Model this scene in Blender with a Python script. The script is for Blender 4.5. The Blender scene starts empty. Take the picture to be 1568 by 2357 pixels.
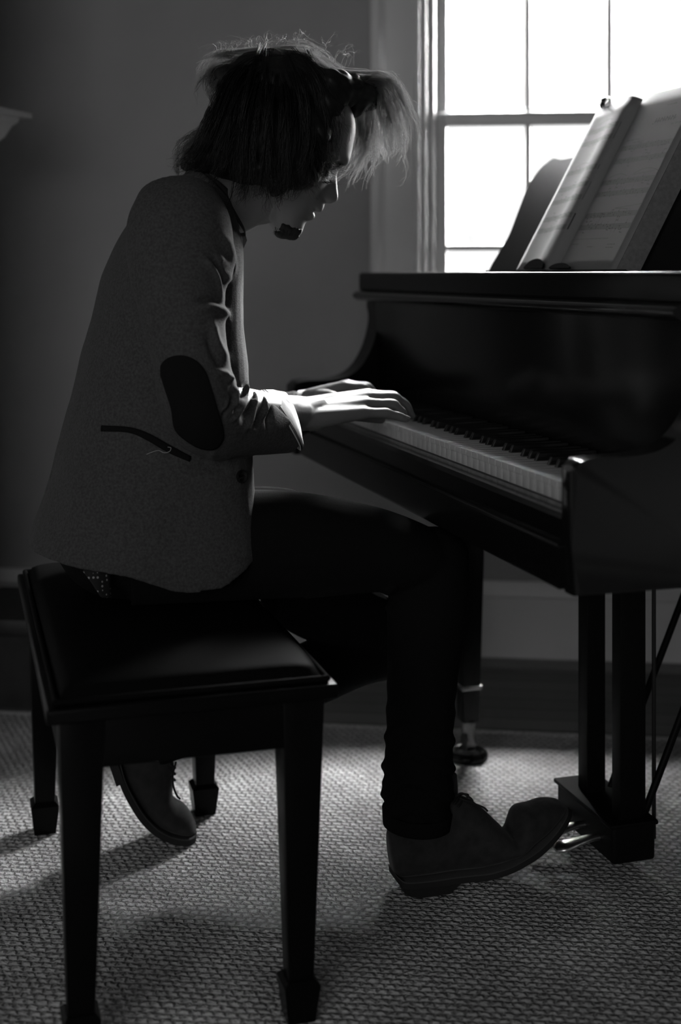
import bpy, bmesh, math, random
import numpy as np
from mathutils import Vector, Matrix, noise
from mathutils.bvhtree import BVHTree
from mathutils.geometry import tessellate_polygon

random.seed(7)
RNG = np.random.default_rng(7)
S = bpy.context.scene
COL = S.collection

# ------------------------------------------------------------------ camera, world, lights
F = 3000.0          # focal length in pixels of the 1568 x 2357 frame
CX, HZ = 784.0, 630.0   # picture column straight ahead, row of the horizon
CAMH = 1.0
cd = bpy.data.cameras.new('camera'); cam = bpy.data.objects.new('camera', cd); COL.objects.link(cam)
cam.location = (0, 0, CAMH); cam.rotation_euler = (math.pi/2, 0, 0)
cd.sensor_fit = 'VERTICAL'; cd.sensor_height = 36.0; cd.sensor_width = 24.0
cd.lens = 36.0*F/2357.0
cd.shift_y = (HZ - 1178.5)/2357.0
cd.clip_start = 0.05
cd.dof.use_dof = True; cd.dof.focus_distance = 2.06; cd.dof.aperture_fstop = 2.2
S.camera = cam
S.view_settings.view_transform = 'Standard'; S.view_settings.look = 'None'
S.view_settings.gamma = 1.0; S.view_settings.use_curve_mapping = False
S.view_settings.exposure = 0.0
S.cycles.use_denoising = True
S.cycles.max_bounces = 8; S.cycles.diffuse_bounces = 5; S.cycles.transparent_max_bounces = 8
S.cycles.caustics_reflective = False; S.cycles.caustics_refractive = False
S.cycles.sample_clamp_indirect = 6.0

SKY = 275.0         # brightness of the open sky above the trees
GLOW = 210.0        # unseen glow added low in the sky at right, for rim light
FILL = 29.0          # strength of the fill lamp added behind the camera
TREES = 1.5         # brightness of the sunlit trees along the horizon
WALL_YAW = math.atan2(-0.1104, 0.9939)
W0 = Vector((0.0, 3.417, 0.0))          # far wall, frame: x along it, y out of the room
PYAW = math.atan2(0.2840, 0.9588)       # piano frame: x towards its tail, y towards the bass
P0 = Vector((0.2975, 1.875, 0.0))
V0 = 0.42                               # pianist sits at this place along the keyboard
M0 = Vector((0.2975 - 0.2840*V0, 1.875 + 0.9588*V0, 0.0))

world = bpy.data.worlds.new('world'); S.world = world; world.use_nodes = True
nt = world.node_tree; nt.nodes.clear()
wo = nt.nodes.new('ShaderNodeOutputWorld'); bg = nt.nodes.new('ShaderNodeBackground')
tc = nt.nodes.new('ShaderNodeTexCoord'); nz = nt.nodes.new('ShaderNodeTexNoise'); rp = nt.nodes.new('ShaderNodeValToRGB')
nz.inputs['Scale'].default_value = 9; nz.inputs['Detail'].default_value = 7; nz.inputs['Roughness'].default_value = .65
# sunlit trees along the horizon, open bright sky above them
rp.color_ramp.elements[0].position = .30; rp.color_ramp.elements[0].color = (.30, .30, .30, 1)
rp.color_ramp.elements[1].position = .42; rp.color_ramp.elements[1].color = (1, 1, 1, 1)
nt.links.new(tc.outputs['Generated'], nz.inputs['Vector']); nt.links.new(nz.outputs['Fac'], rp.inputs['Fac'])
sep = nt.nodes.new('ShaderNodeSeparateXYZ'); nt.links.new(tc.outputs['Generated'], sep.inputs[0])
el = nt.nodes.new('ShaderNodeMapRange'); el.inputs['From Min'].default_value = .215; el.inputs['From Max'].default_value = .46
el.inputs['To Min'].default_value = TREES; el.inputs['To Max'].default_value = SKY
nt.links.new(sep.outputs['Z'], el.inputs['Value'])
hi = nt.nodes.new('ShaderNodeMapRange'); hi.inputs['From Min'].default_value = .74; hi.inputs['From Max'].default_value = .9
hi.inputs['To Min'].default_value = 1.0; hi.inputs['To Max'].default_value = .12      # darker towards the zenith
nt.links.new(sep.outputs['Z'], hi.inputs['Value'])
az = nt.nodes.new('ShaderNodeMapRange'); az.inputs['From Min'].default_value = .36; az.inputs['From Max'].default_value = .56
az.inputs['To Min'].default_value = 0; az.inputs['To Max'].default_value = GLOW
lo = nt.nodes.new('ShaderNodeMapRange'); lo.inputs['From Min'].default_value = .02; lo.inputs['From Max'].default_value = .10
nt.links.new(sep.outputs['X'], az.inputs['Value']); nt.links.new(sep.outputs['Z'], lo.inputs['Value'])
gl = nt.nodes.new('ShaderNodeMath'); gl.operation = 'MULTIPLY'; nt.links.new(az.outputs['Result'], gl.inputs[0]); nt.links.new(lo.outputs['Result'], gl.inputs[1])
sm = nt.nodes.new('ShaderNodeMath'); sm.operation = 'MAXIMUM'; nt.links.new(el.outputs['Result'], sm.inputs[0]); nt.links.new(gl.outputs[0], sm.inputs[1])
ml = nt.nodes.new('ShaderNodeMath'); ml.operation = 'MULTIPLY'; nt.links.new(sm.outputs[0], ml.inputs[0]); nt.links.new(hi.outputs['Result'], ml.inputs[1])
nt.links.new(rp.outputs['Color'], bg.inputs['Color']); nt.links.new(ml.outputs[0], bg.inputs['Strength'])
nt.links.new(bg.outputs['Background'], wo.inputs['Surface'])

def area(name, loc, rot, sx, sy, energy, portal=False, frame=None):
    l = bpy.data.lights.new(name, 'AREA'); l.shape = 'RECTANGLE'; l.size = sx; l.size_y = sy; l.energy = energy
    if portal: l.cycles.is_portal = True
    o = bpy.data.objects.new(name, l); COL.objects.link(o)
    o.location = loc; o.rotation_euler = rot
    return o
def wpt(x, y, z):     # far-wall frame -> world
    c, s = math.cos(WALL_YAW), math.sin(WALL_YAW)
    return Vector((W0.x + c*x - s*y, W0.y + s*x + c*y, z))
WX0, WX1, WZ0, WZ1 = 0.197, 1.003, 0.72, 2.13      # window opening
area('window_daylight', wpt((WX0+WX1)/2, .15, (WZ0+WZ1)/2), (math.radians(-90), 0, WALL_YAW), WX1-WX0, WZ1-WZ0, 1, True)
area('rear_window_daylight', wpt(-.65, -5.6, 1.5), (math.radians(90), 0, WALL_YAW), 2.3, 1.4, FILL)  # fill lamp added to lift the near sides

# ------------------------------------------------------------------ materials (the photograph is black and white)
def mat(name, g, rough=.6, spec=.5, metal=0, coat=0, sheen=0, var=0, vscale=20, bump=0, bscale=200, bdist=.001, trans=0, tg=None):
    m = bpy.data.materials.new(name); m.use_nodes = True
    t = m.node_tree; b = t.nodes['Principled BSDF']
    b.inputs['Base Color'].default_value = (g, g, g, 1); b.inputs['Roughness'].default_value = rough
    b.inputs['Specular IOR Level'].default_value = spec; b.inputs['Metallic'].default_value = metal
    b.inputs['Coat Weight'].default_value = coat; b.inputs['Coat Roughness'].default_value = .05
    if sheen:
        b.inputs['Sheen Weight'].default_value = sheen; b.inputs['Sheen Roughness'].default_value = .45
    if var or bump:
        c = t.nodes.new('ShaderNodeTexCoord')
    if var:
        n = t.nodes.new('ShaderNodeTexNoise'); n.inputs['Scale'].default_value = vscale; n.inputs['Detail'].default_value = 5
        r = t.nodes.new('ShaderNodeMapRange'); r.inputs['From Min'].default_value = .3; r.inputs['From Max'].default_value = .7
        r.inputs['To Min'].default_value = g*(1-var); r.inputs['To Max'].default_value = g*(1+var)
        t.links.new(c.outputs['Object'], n.inputs['Vector']); t.links.new(n.outputs['Fac'], r.inputs['Value'])
        t.links.new(r.outputs['Result'], b.inputs['Base Color'])
    if bump:
        n2 = t.nodes.new('ShaderNodeTexNoise'); n2.inputs['Scale'].default_value = bscale; n2.inputs['Detail'].default_value = 4
        bp = t.nodes.new('ShaderNodeBump'); bp.inputs['Strength'].default_value = bump; bp.inputs['Distance'].default_value = bdist
        t.links.new(c.outputs['Object'], n2.inputs['Vector']); t.links.new(n2.outputs['Fac'], bp.inputs['Height'])
        t.links.new(bp.outputs['Normal'], b.inputs['Normal'])
    if trans:
        o = t.nodes['Material Output']; tr = t.nodes.new('ShaderNodeBsdfTranslucent'); mx = t.nodes.new('ShaderNodeMixShader')
        tg = g if tg is None else tg; tr.inputs['Color'].default_value = (tg, tg, tg, 1); mx.inputs['Fac'].default_value = trans
        t.links.new(b.outputs[0], mx.inputs[1]); t.links.new(tr.outputs[0], mx.inputs[2]); t.links.new(mx.outputs[0], o.inputs['Surface'])
    return m

M = dict(
    wall=mat('wall_paint', .36, .8, .2, var=.05, vscale=3),
    ceil=mat('ceiling_paint', .3, .9, .2),
    trim=mat('white_trim_paint', .66, .35, .5),
    basebd=mat('white_baseboard_paint', .88, .35, .4),
    lacquer=mat('black_piano_lacquer', .006, .20, .13),
    satin=mat('black_satin_wood', .0035, .32, .10, bump=.05, bscale=60),
    leather=mat('black_leather', .006, .55, .012, bump=.25, bscale=420, bdist=.0006),
    ivory=mat('white_key_plastic', .5, .42, .3),
    keywood=mat('pale_key_wood', .2, .6, .3, var=.2, vscale=90),
    ebony=mat('black_key_plastic', .008, .22, .5),
    gloss=mat('black_polished_lacquer', .008, .12, .45),
    matte=mat('black_worn_paint', .0035, .55, .12),
    socket=mat('dark_brass', .12, .35, .5, metal=1),
    brass=mat('brass', .55, .25, .5, metal=1),
    chrome=mat('polished_pedal_metal', .9, .30, .5, metal=1),
    paper=mat('score_paper', .23, .75, .2, trans=.10),
    paperedge=mat('page_block_edge', .20, .8, .2, var=.15, vscale=160),
    ink=mat('printing_ink', .03, .7, .2),
    tweed=mat('grey_wool_tweed', .064, .95, .05, sheen=.035, var=.28, vscale=260, bump=.7, bscale=520, bdist=.0012),
    patch=mat('dark_suede_patch', .010, .95, .05, bump=.3, bscale=700),
    shirt=mat('pale_shirt_cotton', .55, .85, .2, sheen=.2, trans=.12, bump=.3, bscale=300, bdist=.001),
    collar=mat('dark_shirt_collar', .035, .9, .1),
    denim=mat('black_denim', .0075, .95, .05, bump=.5, bscale=600, bdist=.0008),
    suede=mat('dark_suede_shoe', .030, .85, .15, sheen=.1, var=.25, vscale=60, bump=.3, bscale=500, bdist=.0005),
    sole=mat('shoe_sole_rubber', .02, .7, .2),
    welt=mat('shoe_welt', .05, .7, .2),
    lace=mat('shoe_lace', .02, .8, .2),
    skin=mat('skin', .17, .45, .3, bump=.15, bscale=160, bdist=.0012),
    hair=mat('dark_hair', .008, .5, .25),
    darkstrand=mat('dark_hair_locks', .009, .42, .4, trans=.2, tg=.03),
    strand=mat('dark_hair_strands', .012, .38, .5, trans=.62, tg=.8),  # lit copy of the hair locks: backlight put in as pale translucency
    beard=mat('dark_beard', .012, .6, .2),
    horn=mat('black_button', .01, .15, .5),
    stone=mat('black_hearth_stone', .02, .5, .4, var=.3, vscale=30),
    rubber=mat('black_rubber', .012, .4, .4),
)
b = M['skin'].node_tree.nodes['Principled BSDF']
b.inputs['Subsurface Weight'].default_value = .12; b.inputs['Subsurface Radius'].default_value = (.004, .004, .004)

def rug_material():
    m = bpy.data.materials.new('woven_sisal'); m.use_nodes = True; t = m.node_tree; b = t.nodes['Principled BSDF']
    b.inputs['Roughness'].default_value = .95; b.inputs['Specular IOR Level'].default_value = .15
    N = t.nodes.new; L = t.links.new
    c = N('ShaderNodeTexCoord'); warp = N('ShaderNodeTexNoise'); warp.inputs['Scale'].default_value = 85; warp.inputs['Detail'].default_value = 3
    vm = N('ShaderNodeVectorMath'); vm.operation = 'SCALE'; vm.inputs['Scale'].default_value = .013
    va = N('ShaderNodeVectorMath'); va.operation = 'ADD'
    L(c.outputs['Object'], warp.inputs['Vector']); L(warp.outputs['Color'], vm.inputs[0]); L(c.outputs['Object'], va.inputs[0]); L(vm.outputs[0], va.inputs[1])
    br = N('ShaderNodeTexBrick'); br.offset = .5; br.inputs['Scale'].default_value = 1.0
    br.inputs['Brick Width'].default_value = .0165; br.inputs['Row Height'].default_value = .0135
    br.inputs['Mortar Size'].default_value = .0050; br.inputs['Mortar Smooth'].default_value = 1.0
    br.inputs['Color1'].default_value = (.84, .84, .84, 1); br.inputs['Color2'].default_value = (.70, .70, .70, 1); br.inputs['Mortar'].default_value = (.48, .48, .48, 1)
    L(va.outputs[0], br.inputs['Vector'])
    ns = N('ShaderNodeTexNoise'); ns.inputs['Scale'].default_value = 170; ns.inputs['Detail'].default_value = 3
    L(c.outputs['Object'], ns.inputs['Vector'])
    big = N('ShaderNodeTexNoise'); big.inputs['Scale'].default_value = 7; big.inputs['Detail'].default_value = 4
    L(c.outputs['Object'], big.inputs['Vector'])
    mr = N('ShaderNodeMapRange'); mr.inputs['From Min'].default_value = .3; mr.inputs['From Max'].default_value = .7; mr.inputs['To Min'].default_value = .75; mr.inputs['To Max'].default_value = 1.2
    L(big.outputs['Fac'], mr.inputs['Value'])
    mm = N('ShaderNodeMix'); mm.data_type = 'RGBA'; mm.blend_type = 'MULTIPLY'; mm.inputs['Factor'].default_value = 1
    L(br.outputs['Color'], mm.inputs['A']); L(mr.outputs['Result'], mm.inputs['B']); L(mm.outputs['Result'], b.inputs['Base Color'])
    inv = N('ShaderNodeMath'); inv.operation = 'MULTIPLY_ADD'; inv.inputs[1].default_value = -1.0; inv.inputs[2].default_value = 1.0
    L(br.outputs['Fac'], inv.inputs[0])
    ad = N('ShaderNodeMath'); ad.operation = 'MULTIPLY_ADD'; ad.inputs[1].default_value = .9
    L(ns.outputs['Fac'], ad.inputs[0]); L(inv.outputs[0], ad.inputs[2])
    bp = N('ShaderNodeBump'); bp.inputs['Strength'].default_value = 1.0; bp.inputs['Distance'].default_value = .0060
    L(ad.outputs[0], bp.inputs['Height']); L(bp.outputs['Normal'], b.inputs['Normal'])
    return m
M['rug'] = rug_material()
M['rugedge'] = mat('rug_binding', .7, .95, .1, var=.3, vscale=160, bump=.6, bscale=300, bdist=.002)

def plank_material():
    m = bpy.data.materials.new('dark_oak_boards'); m.use_nodes = True; t = m.node_tree; b = t.nodes['Principled BSDF']
    N = t.nodes.new; L = t.links.new
    c = N('ShaderNodeTexCoord'); br = N('ShaderNodeTexBrick'); br.offset = .37; br.inputs['Scale'].default_value = 1
    br.inputs['Brick Width'].default_value = 1.1; br.inputs['Row Height'].default_value = .07; br.inputs['Mortar Size'].default_value = .0012
    br.inputs['Color1'].default_value = (.24, .24, .24, 1); br.inputs['Color2'].default_value = (.18, .18, .18, 1); br.inputs['Mortar'].default_value = (.012, .012, .012, 1)
    L(c.outputs['Object'], br.inputs['Vector']); L(br.outputs['Color'], b.inputs['Base Color'])
    b.inputs['Roughness'].default_value = .55; b.inputs['Specular IOR Level'].default_value = .25
    return m
M['planks'] = plank_material()

def dotted_material():
    m = bpy.data.materials.new('dotted_shirt_cloth'); m.use_nodes = True; t = m.node_tree; b = t.nodes['Principled BSDF']
    N = t.nodes.new; L = t.links.new
    c = N('ShaderNodeTexCoord'); v = N('ShaderNodeTexVoronoi'); v.inputs['Scale'].default_value = 150; v.inputs['Randomness'].default_value = .15
    r = N('ShaderNodeValToRGB'); r.color_ramp.elements[0].position = .22; r.color_ramp.elements[0].color = (.35, .35, .35, 1)
    r.color_ramp.elements[1].position = .3; r.color_ramp.elements[1].color = (.012, .012, .012, 1)
    L(c.outputs['Object'], v.inputs['Vector']); L(v.outputs['Distance'], r.inputs['Fac']); L(r.outputs['Color'], b.inputs['Base Color'])
    b.inputs['Roughness'].default_value = .9
    return m
M['dots'] = dotted_material()

def glass_material():
    m = bpy.data.materials.new('window_glass'); m.use_nodes = True; t = m.node_tree; t.nodes.clear()
    o = t.nodes.new('ShaderNodeOutputMaterial'); tr = t.nodes.new('ShaderNodeBsdfTransparent'); gl = t.nodes.new('ShaderNodeBsdfGlossy')
    fr = t.nodes.new('ShaderNodeFresnel'); fr.inputs['IOR'].default_value = 1.25; mx = t.nodes.new('ShaderNodeMixShader')
    tr.inputs['Color'].default_value = (.96, .96, .96, 1); gl.inputs['Roughness'].default_value = .02
    t.links.new(fr.outputs[0], mx.inputs[0]); t.links.new(tr.outputs[0], mx.inputs[1]); t.links.new(gl.outputs[0], mx.inputs[2])
    t.links.new(mx.outputs[0], o.inputs['Surface'])
    return m
M['glass'] = glass_material()

# ------------------------------------------------------------------ mesh helpers
def link(name, me, m, parent=None, smooth=False, autos=None):
    o = bpy.data.objects.new(name, me); COL.objects.link(o)
    if m is not None:
        me.materials.clear(); me.materials.append(m)
    if parent is not None: o.parent = parent
    if smooth:
        for p in me.polygons: p.use_smooth = True
    if autos is not None:
        try: me.set_sharp_from_angle(angle=math.radians(autos))
        except Exception: pass
    return o
def mk(name, V, Fc, m, parent=None, smooth=False, autos=None, fixn=True):
    me = bpy.data.meshes.new(name); me.from_pydata([tuple(map(float, v)) for v in V], [], [tuple(f) for f in Fc]); me.update()
    if fixn:
        bm = bmesh.new(); bm.from_mesh(me); bmesh.ops.recalc_face_normals(bm, faces=bm.faces); bm.to_mesh(me); bm.free()
    return link(name, me, m, parent, smooth, autos)
def bmobj(name, bm, m, parent=None, smooth=False, autos=None):
    bmesh.ops.recalc_face_normals(bm, faces=bm.faces)
    me = bpy.data.meshes.new(name); bm.to_mesh(me); bm.free()
    return link(name, me, m, parent, smooth, autos)
def empty(name, loc, yaw=0):
    o = bpy.data.objects.new(name, None); COL.objects.link(o); o.location = loc; o.rotation_euler = (0, 0, yaw); o.empty_display_size = .1
    return o
def tag(o, label=None, cat=None, group=None, kind=None):
    if label: o['label'] = label
    if cat: o['category'] = cat
    if group: o['group'] = group
    if kind: o['kind'] = kind
    return o
def add_box(bm, x0, x1, y0, y1, z0, z1, bev=0, seg=2, taper=None):
    vs = [bm.verts.new((x, y, z)) for z in (z0, z1) for x, y in ((x0, y0), (x1, y0), (x1, y1), (x0, y1))]
    fs = [(3, 2, 1, 0), (4, 5, 6, 7), (0, 1, 5, 4), (1, 2, 6, 5), (2, 3, 7, 6), (3, 0, 4, 7)]
    ff = [bm.faces.new([vs[i] for i in f]) for f in fs]
    if taper is not None:   # scale of the bottom about its centre
        cx, cy = (x0+x1)/2, (y0+y1)/2
        for v in vs[:4]: v.co.x = cx+(v.co.x-cx)*taper; v.co.y = cy+(v.co.y-cy)*taper
    if bev:
        es = list({e for f in ff for e in f.edges})
        bmesh.ops.bevel(bm, geom=es, offset=bev, segments=seg, affect='EDGES', profile=.5)
    return bm
def box(name, x0, x1, y0, y1, z0, z1, m, parent=None, bev=0, seg=2, taper=None):
    bm = bmesh.new(); add_box(bm, x0, x1, y0, y1, z0, z1, bev, seg, taper)
    return bmobj(name, bm, m, parent, bev > 0, 40 if bev > 0 else None)
def prism(name, poly, a0, a1, axis, m, parent=None, bev=0, seg=2, smooth=True):
    """poly: 2-D outline; axis: 'y' -> (x,z) outline along y, 'z' -> (x,y) outline along z, 'x' -> (y,z) along x"""
    bm = bmesh.new()
    def P(p, a): return {'y': (p[0], a, p[1]), 'z': (p[0], p[1], a), 'x': (a, p[0], p[1])}[axis]
    A = [bm.verts.new(P(p, a0)) for p in poly]; B = [bm.verts.new(P(p, a1)) for p in poly]
    n = len(poly); fa = bm.faces.new(A); fb = bm.faces.new(B[::-1])
    for i in range(n): bm.faces.new((A[i], A[(i+1) % n], B[(i+1) % n], B[i]))
    if bev:
        es = list(set(fa.edges) | set(fb.edges))
        bmesh.ops.bevel(bm, geom=es, offset=bev, segments=seg, affect='EDGES', profile=.5)
    return bmobj(name, bm, m, parent, smooth, 35)
def catmull(P, n):
    P = np.asarray(P, float); k = len(P); out = []
    ts = np.linspace(0, k-1, n)
    for t in ts:
        i = min(int(t), k-2); f = t-i
        p0 = P[i-1] if i > 0 else 2*P[0]-P[1]; p1 = P[i]; p2 = P[i+1]; p3 = P[i+2] if i+2 < k else 2*P[-1]-P[-2]
        out.append(.5*((2*p1)+(-p0+p2)*f+(2*p0-5*p1+4*p2-p3)*f*f+(-p0+3*p1-3*p2+p3)*f**3))
    return np.array(out)
def rings_mesh(R, cap=True):
    R = np.asarray(R); n, k = R.shape[:2]
    V = R.reshape(-1, 3).tolist(); Fc = []
    for i in range(n-1):
        for j in range(k):
            a = i*k+j; b_ = i*k+(j+1) % k
            Fc.append((a, b_, b_+k, a+k))
    if cap:
        c0 = len(V); V.append(R[0].mean(0).tolist()); c1 = len(V); V.append(R[-1].mean(0).tolist())
        for j in range(k):
            Fc.append((c0, (j+1) % k, j)); Fc.append((c1, (n-1)*k+j, (n-1)*k+(j+1) % k))
    return V, Fc
def tube_rings(P, ra, rb=None, seg=20, n=None, ref=(0, 1, 0)):
    """ra radius across (perp. to ref), rb radius along ref"""
    P = np.asarray(P, float); ra = np.asarray(ra, float)*np.ones(len(P)); rb = ra if rb is None else np.asarray(rb, float)*np.ones(len(P))
    D = np.column_stack([P, ra, rb]); D = catmull(D, n or len(P)*6)
    R = []
    ref = np.asarray(ref, float)
    for i in range(len(D)):
        t = D[min(i+1, len(D)-1), :3]-D[max(i-1, 0), :3]; t /= np.linalg.norm(t)+1e-12
        n1 = np.cross(t, ref)
        if np.linalg.norm(n1) < 1e-3: n1 = np.cross(t, (1, 0, 0))
        n1 /= np.linalg.norm(n1); n2 = np.cross(n1, t)
        th = np.linspace(0, 2*math.pi, seg, endpoint=False)
        R.append(D[i, :3]+np.outer(np.cos(th)*D[i, 3], n1)+np.outer(np.sin(th)*D[i, 4], n2))
    return np.array(R)
def round_tube(P, r, seg=10, n=None, ref=(0, 1, 0)):
    """closed tube with rounded ends"""
    R = tube_rings(P, r, None, seg, n, ref)
    a, b_ = R[0], R[-1]; ca, cb = a.mean(0), b_.mean(0)
    ta = ca-R[1].mean(0); ta /= np.linalg.norm(ta)+1e-12; tb = cb-R[-2].mean(0); tb /= np.linalg.norm(tb)+1e-12
    ra = np.linalg.norm(a[0]-ca); rb = np.linalg.norm(b_[0]-cb)
    pre = [ca+(a-ca)*math.cos(q)+ta*ra*math.sin(q) for q in (1.35, .95, .5)]
    post = [cb+(b_-cb)*math.cos(q)+tb*rb*math.sin(q) for q in (.5, .95, 1.35)]
    return rings_mesh(np.concatenate([np.array(pre), R, np.array(post)]))
class Shell:
    def __init__(s): s.V = []; s.F = []
    def add(s, V, Fc):
        o = len(s.V); s.V += [tuple(v) for v in V]; s.F += [tuple(i+o for i in f) for f in Fc]; return s
    def ball(s, c, r, n=14):
        r = (r, r, r) if np.isscalar(r) else r
        V = []; Fc = []
        for i in range(n+1):
            for j in range(2*n):
                a = math.pi*i/n; b_ = math.pi*j/n
                V.append((c[0]+r[0]*math.sin(a)*math.cos(b_), c[1]+r[1]*math.sin(a)*math.sin(b_), c[2]+r[2]*math.cos(a)))
        for i in range(n):
            for j in range(2*n):
                p = i*2*n+j; q = i*2*n+(j+1) % (2*n); Fc.append((p, p+2*n, q+2*n, q))
        return s.add(V, Fc)
    def obj(s, name, m, parent=None, smooth=True, autos=None): return mk(name, s.V, s.F, m, parent, smooth, autos)
def remesh(V, Fc, voxel, smooth_it=3, fac=.5):
    me = bpy.data.meshes.new('tmp'); me.from_pydata([tuple(map(float, v)) for v in V], [], Fc); me.update()
    bm = bmesh.new(); bm.from_mesh(me); bmesh.ops.remove_doubles(bm, verts=bm.verts, dist=1e-6); bmesh.ops.recalc_face_normals(bm, faces=bm.faces); bm.to_mesh(me); bm.free()
    o = bpy.data.objects.new('tmp', me); COL.objects.link(o)
    r = o.modifiers.new('r', 'REMESH'); r.mode = 'VOXEL'; r.voxel_size = voxel; r.use_smooth_shade = True
    if smooth_it:
        s = o.modifiers.new('s', 'SMOOTH'); s.iterations = smooth_it; s.factor = fac
    dg = bpy.context.evaluated_depsgraph_get()
    out = bpy.data.meshes.new_from_object(o.evaluated_get(dg), depsgraph=dg)
    bpy.data.objects.remove(o); bpy.data.meshes.remove(me)
    return out
def lathe(name, prof, c, m, parent=None, seg=32):
    """prof: (r, z) list about a vertical axis at c"""
    R = [[(c[0]+r*math.cos(2*math.pi*j/seg), c[1]+r*math.sin(2*math.pi*j/seg), c[2]+z) for j in range(seg)] for r, z in prof]
    V, Fc = rings_mesh(np.array(R)); return mk(name, V, Fc, m, parent, True, 40)
# ------------------------------------------------------------------ measuring helpers: a sight line met with an upright plane
def solver(org, yaw):
    c, s = math.cos(yaw), math.sin(yaw)
    def f(px, py, w=0.0):
        k = (px-CX)/F
        u = (k*(org.y+c*w)-org.x+s*w)/(c-s*k)
        Y = org.y+s*u+c*w
        return np.array([u, w, CAMH-(py-HZ)*Y/F])
    return f
PU = solver(P0, PYAW)      # piano frame, given place v along the keyboard
MU = solver(M0, PYAW)      # pianist frame, given sideways offset w (negative = his right, the near side)
def ray_plane(px, py, p, n):    # world sight line with any plane
    d = Vector(((px-CX)/F, 1, -(py-HZ)/F)); o = Vector((0, 0, CAMH)); n = Vector(n); p = Vector(p)
    return o+d*((p-o).dot(n)/d.dot(n))
def ploc(p):   # world -> piano local
    c, s = math.cos(PYAW), math.sin(PYAW); d = Vector(p)-P0
    return Vector((c*d.x+s*d.y, -s*d.x+c*d.y, d.z))

# ------------------------------------------------------------------ room
def room(name, boxes, m, bev=0, kind='structure', parent=None):
    bm = bmesh.new()
    for q in boxes: add_box(bm, *q, bev)
    o = bmobj(name, bm, m, parent, bev > 0, 40 if bev else None)
    if parent is None:
        o.location = W0; o.rotation_euler = (0, 0, WALL_YAW)
        if kind: o['kind'] = kind
    return o
XL, XR, YB, ZC = -2.3, 2.5, -5.75, 2.65
room('floor', [(XL, XR, YB, 0.0, -.06, -.0078)], M['planks'])
room('ceiling', [(XL, XR, YB, 0.0, ZC, ZC+.1)], M['ceil'])
T = .16
room('wall_far', [(XL, WX0, 0, T, -.06, ZC), (WX1, XR, 0, T, -.06, ZC), (WX0, WX1, 0, T, -.06, WZ0), (WX0, WX1, 0, T, WZ1, ZC)], M['wall'])
room('wall_left', [(XL-.1, XL, YB, T, -.06, ZC)], M['wall'])
room('wall_right', [(XR, XR+.1, YB, T, -.06, ZC)], M['wall'])
room('wall_rear', [(XL, XR, YB-.1, YB, -.06, ZC)], M['wall'])
def base_far(name, x0, x1):
    o = prism(name, [(0, 0), (-.018, 0), (-.018, .165), (-.024, .172), (-.022, .19), (-.012, .206), (0, .206)], x0, x1, 'x', M['basebd'])
    o.location = W0; o.rotation_euler = (0, 0, WALL_YAW); o['kind'] = 'structure'
base_far('baseboard_far', XL, XR)
o = room('trim_1', [(XL, XR, -.040, -.018, -.0078, .012)], M['planks'])     # dark quarter round at the foot of the baseboard

# window on the far wall
win = empty('window_1', W0, WALL_YAW); tag(win, kind='structure', label='white double-hung window bright with daylight', cat='window')
cx0 = .0823
bm = bmesh.new()
for (a, b_) in ((cx0, WX0), (WX1, WX1+(WX0-cx0))):
    add_box(bm, a, b_, -.020, 0, WZ0-.02, WZ1+.11, .003)
add_box(bm, cx0, WX1+(WX0-cx0), -.020, 0, WZ1, WZ1+.12, .003)
# raised back band and inner bead of the casing
add_box(bm, cx0-.003, cx0+.028, -.036, 0, WZ0-.02, WZ1+.12, .010, 3); add_box(bm, WX1+(WX0-cx0)-.028, WX1+(WX0-cx0)+.003, -.036, 0, WZ0-.02, WZ1+.12, .010, 3)
add_box(bm, cx0+.024, cx0+.036, -.026, 0, WZ0-.02, WZ1+.09, .005, 3)
bmobj('casing', bm, M['trim'], win, True, 40)
bm = bmesh.new()
for sx in (0, 1):
    def xx(a, b_): return (a, b_) if not sx else (WX0+WX1-b_, WX0+WX1-a)
    for (a, b_, y0, y1, bv) in ((WX0-.004, WX0+.012, -.023, .13, .006), (WX0+.010, WX0+.030, -.008, .13, .0098), (WX0+.028, WX0+.050, .014, .13, .0105)):
        x0, x1 = xx(a, b_); add_box(bm, x0, x1, y0, y1, WZ0, WZ1, bv, 3)
add_box(bm, WX0, WX1, -.006, .13, WZ1-.02, WZ1, .004)
bmobj('jamb', bm, M['trim'], win, True, 40)
bm = bmesh.new(); add_box(bm, cx0-.03, WX1+.145, -.075, .13, WZ0-.035, WZ0, .008, 3); bmobj('window_sill', bm, M['trim'], win, True, 40)
bm = bmesh.new(); add_box(bm, cx0, WX1+.115, -.022, 0, WZ0-.13, WZ0-.035, .004); bmobj('apron', bm, M['trim'], win, True, 40)
G0, G1 = .2774, WX0+WX1-.2774+.010
mun = (.4886, .7020)
def sash(name, z0, z1, y0, y1, zb, zt, zm):
    bm = bmesh.new()
    add_box(bm, WX0+.047, G0, y0, y1, z0, z1, .004); add_box(bm, G1, WX1-.047, y0, y1, z0, z1, .004)
    add_box(bm, G0-.002, G1+.002, y0, y1, z0, zb, .004); add_box(bm, G0-.002, G1+.002, y0, y1, zt, z1, .004)
    f = bmobj(name, bm, M['trim'], win, True, 40)
    bm = bmesh.new()
    for x in mun: add_box(bm, x-.0085, x+.0085, y0+.006, y1-.004, zb, zt, .003)
    add_box(bm, G0, G1, y0+.006, y1-.004, zm-.0085, zm+.0085, .003)
    bmobj('muntin', bm, M['trim'], f, True, 40)
    box('window_glass', G0, G1, (y0+y1)/2-.0015, (y0+y1)/2+.0015, zb, zt, M['glass'], f)
sash('lower_sash', WZ0, 1.424, .040, .072, .755, 1.388, 1.068)
sash('upper_sash', 1.400, WZ1-.015, .078, .110, 1.438, 2.085, 1.758)

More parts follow.
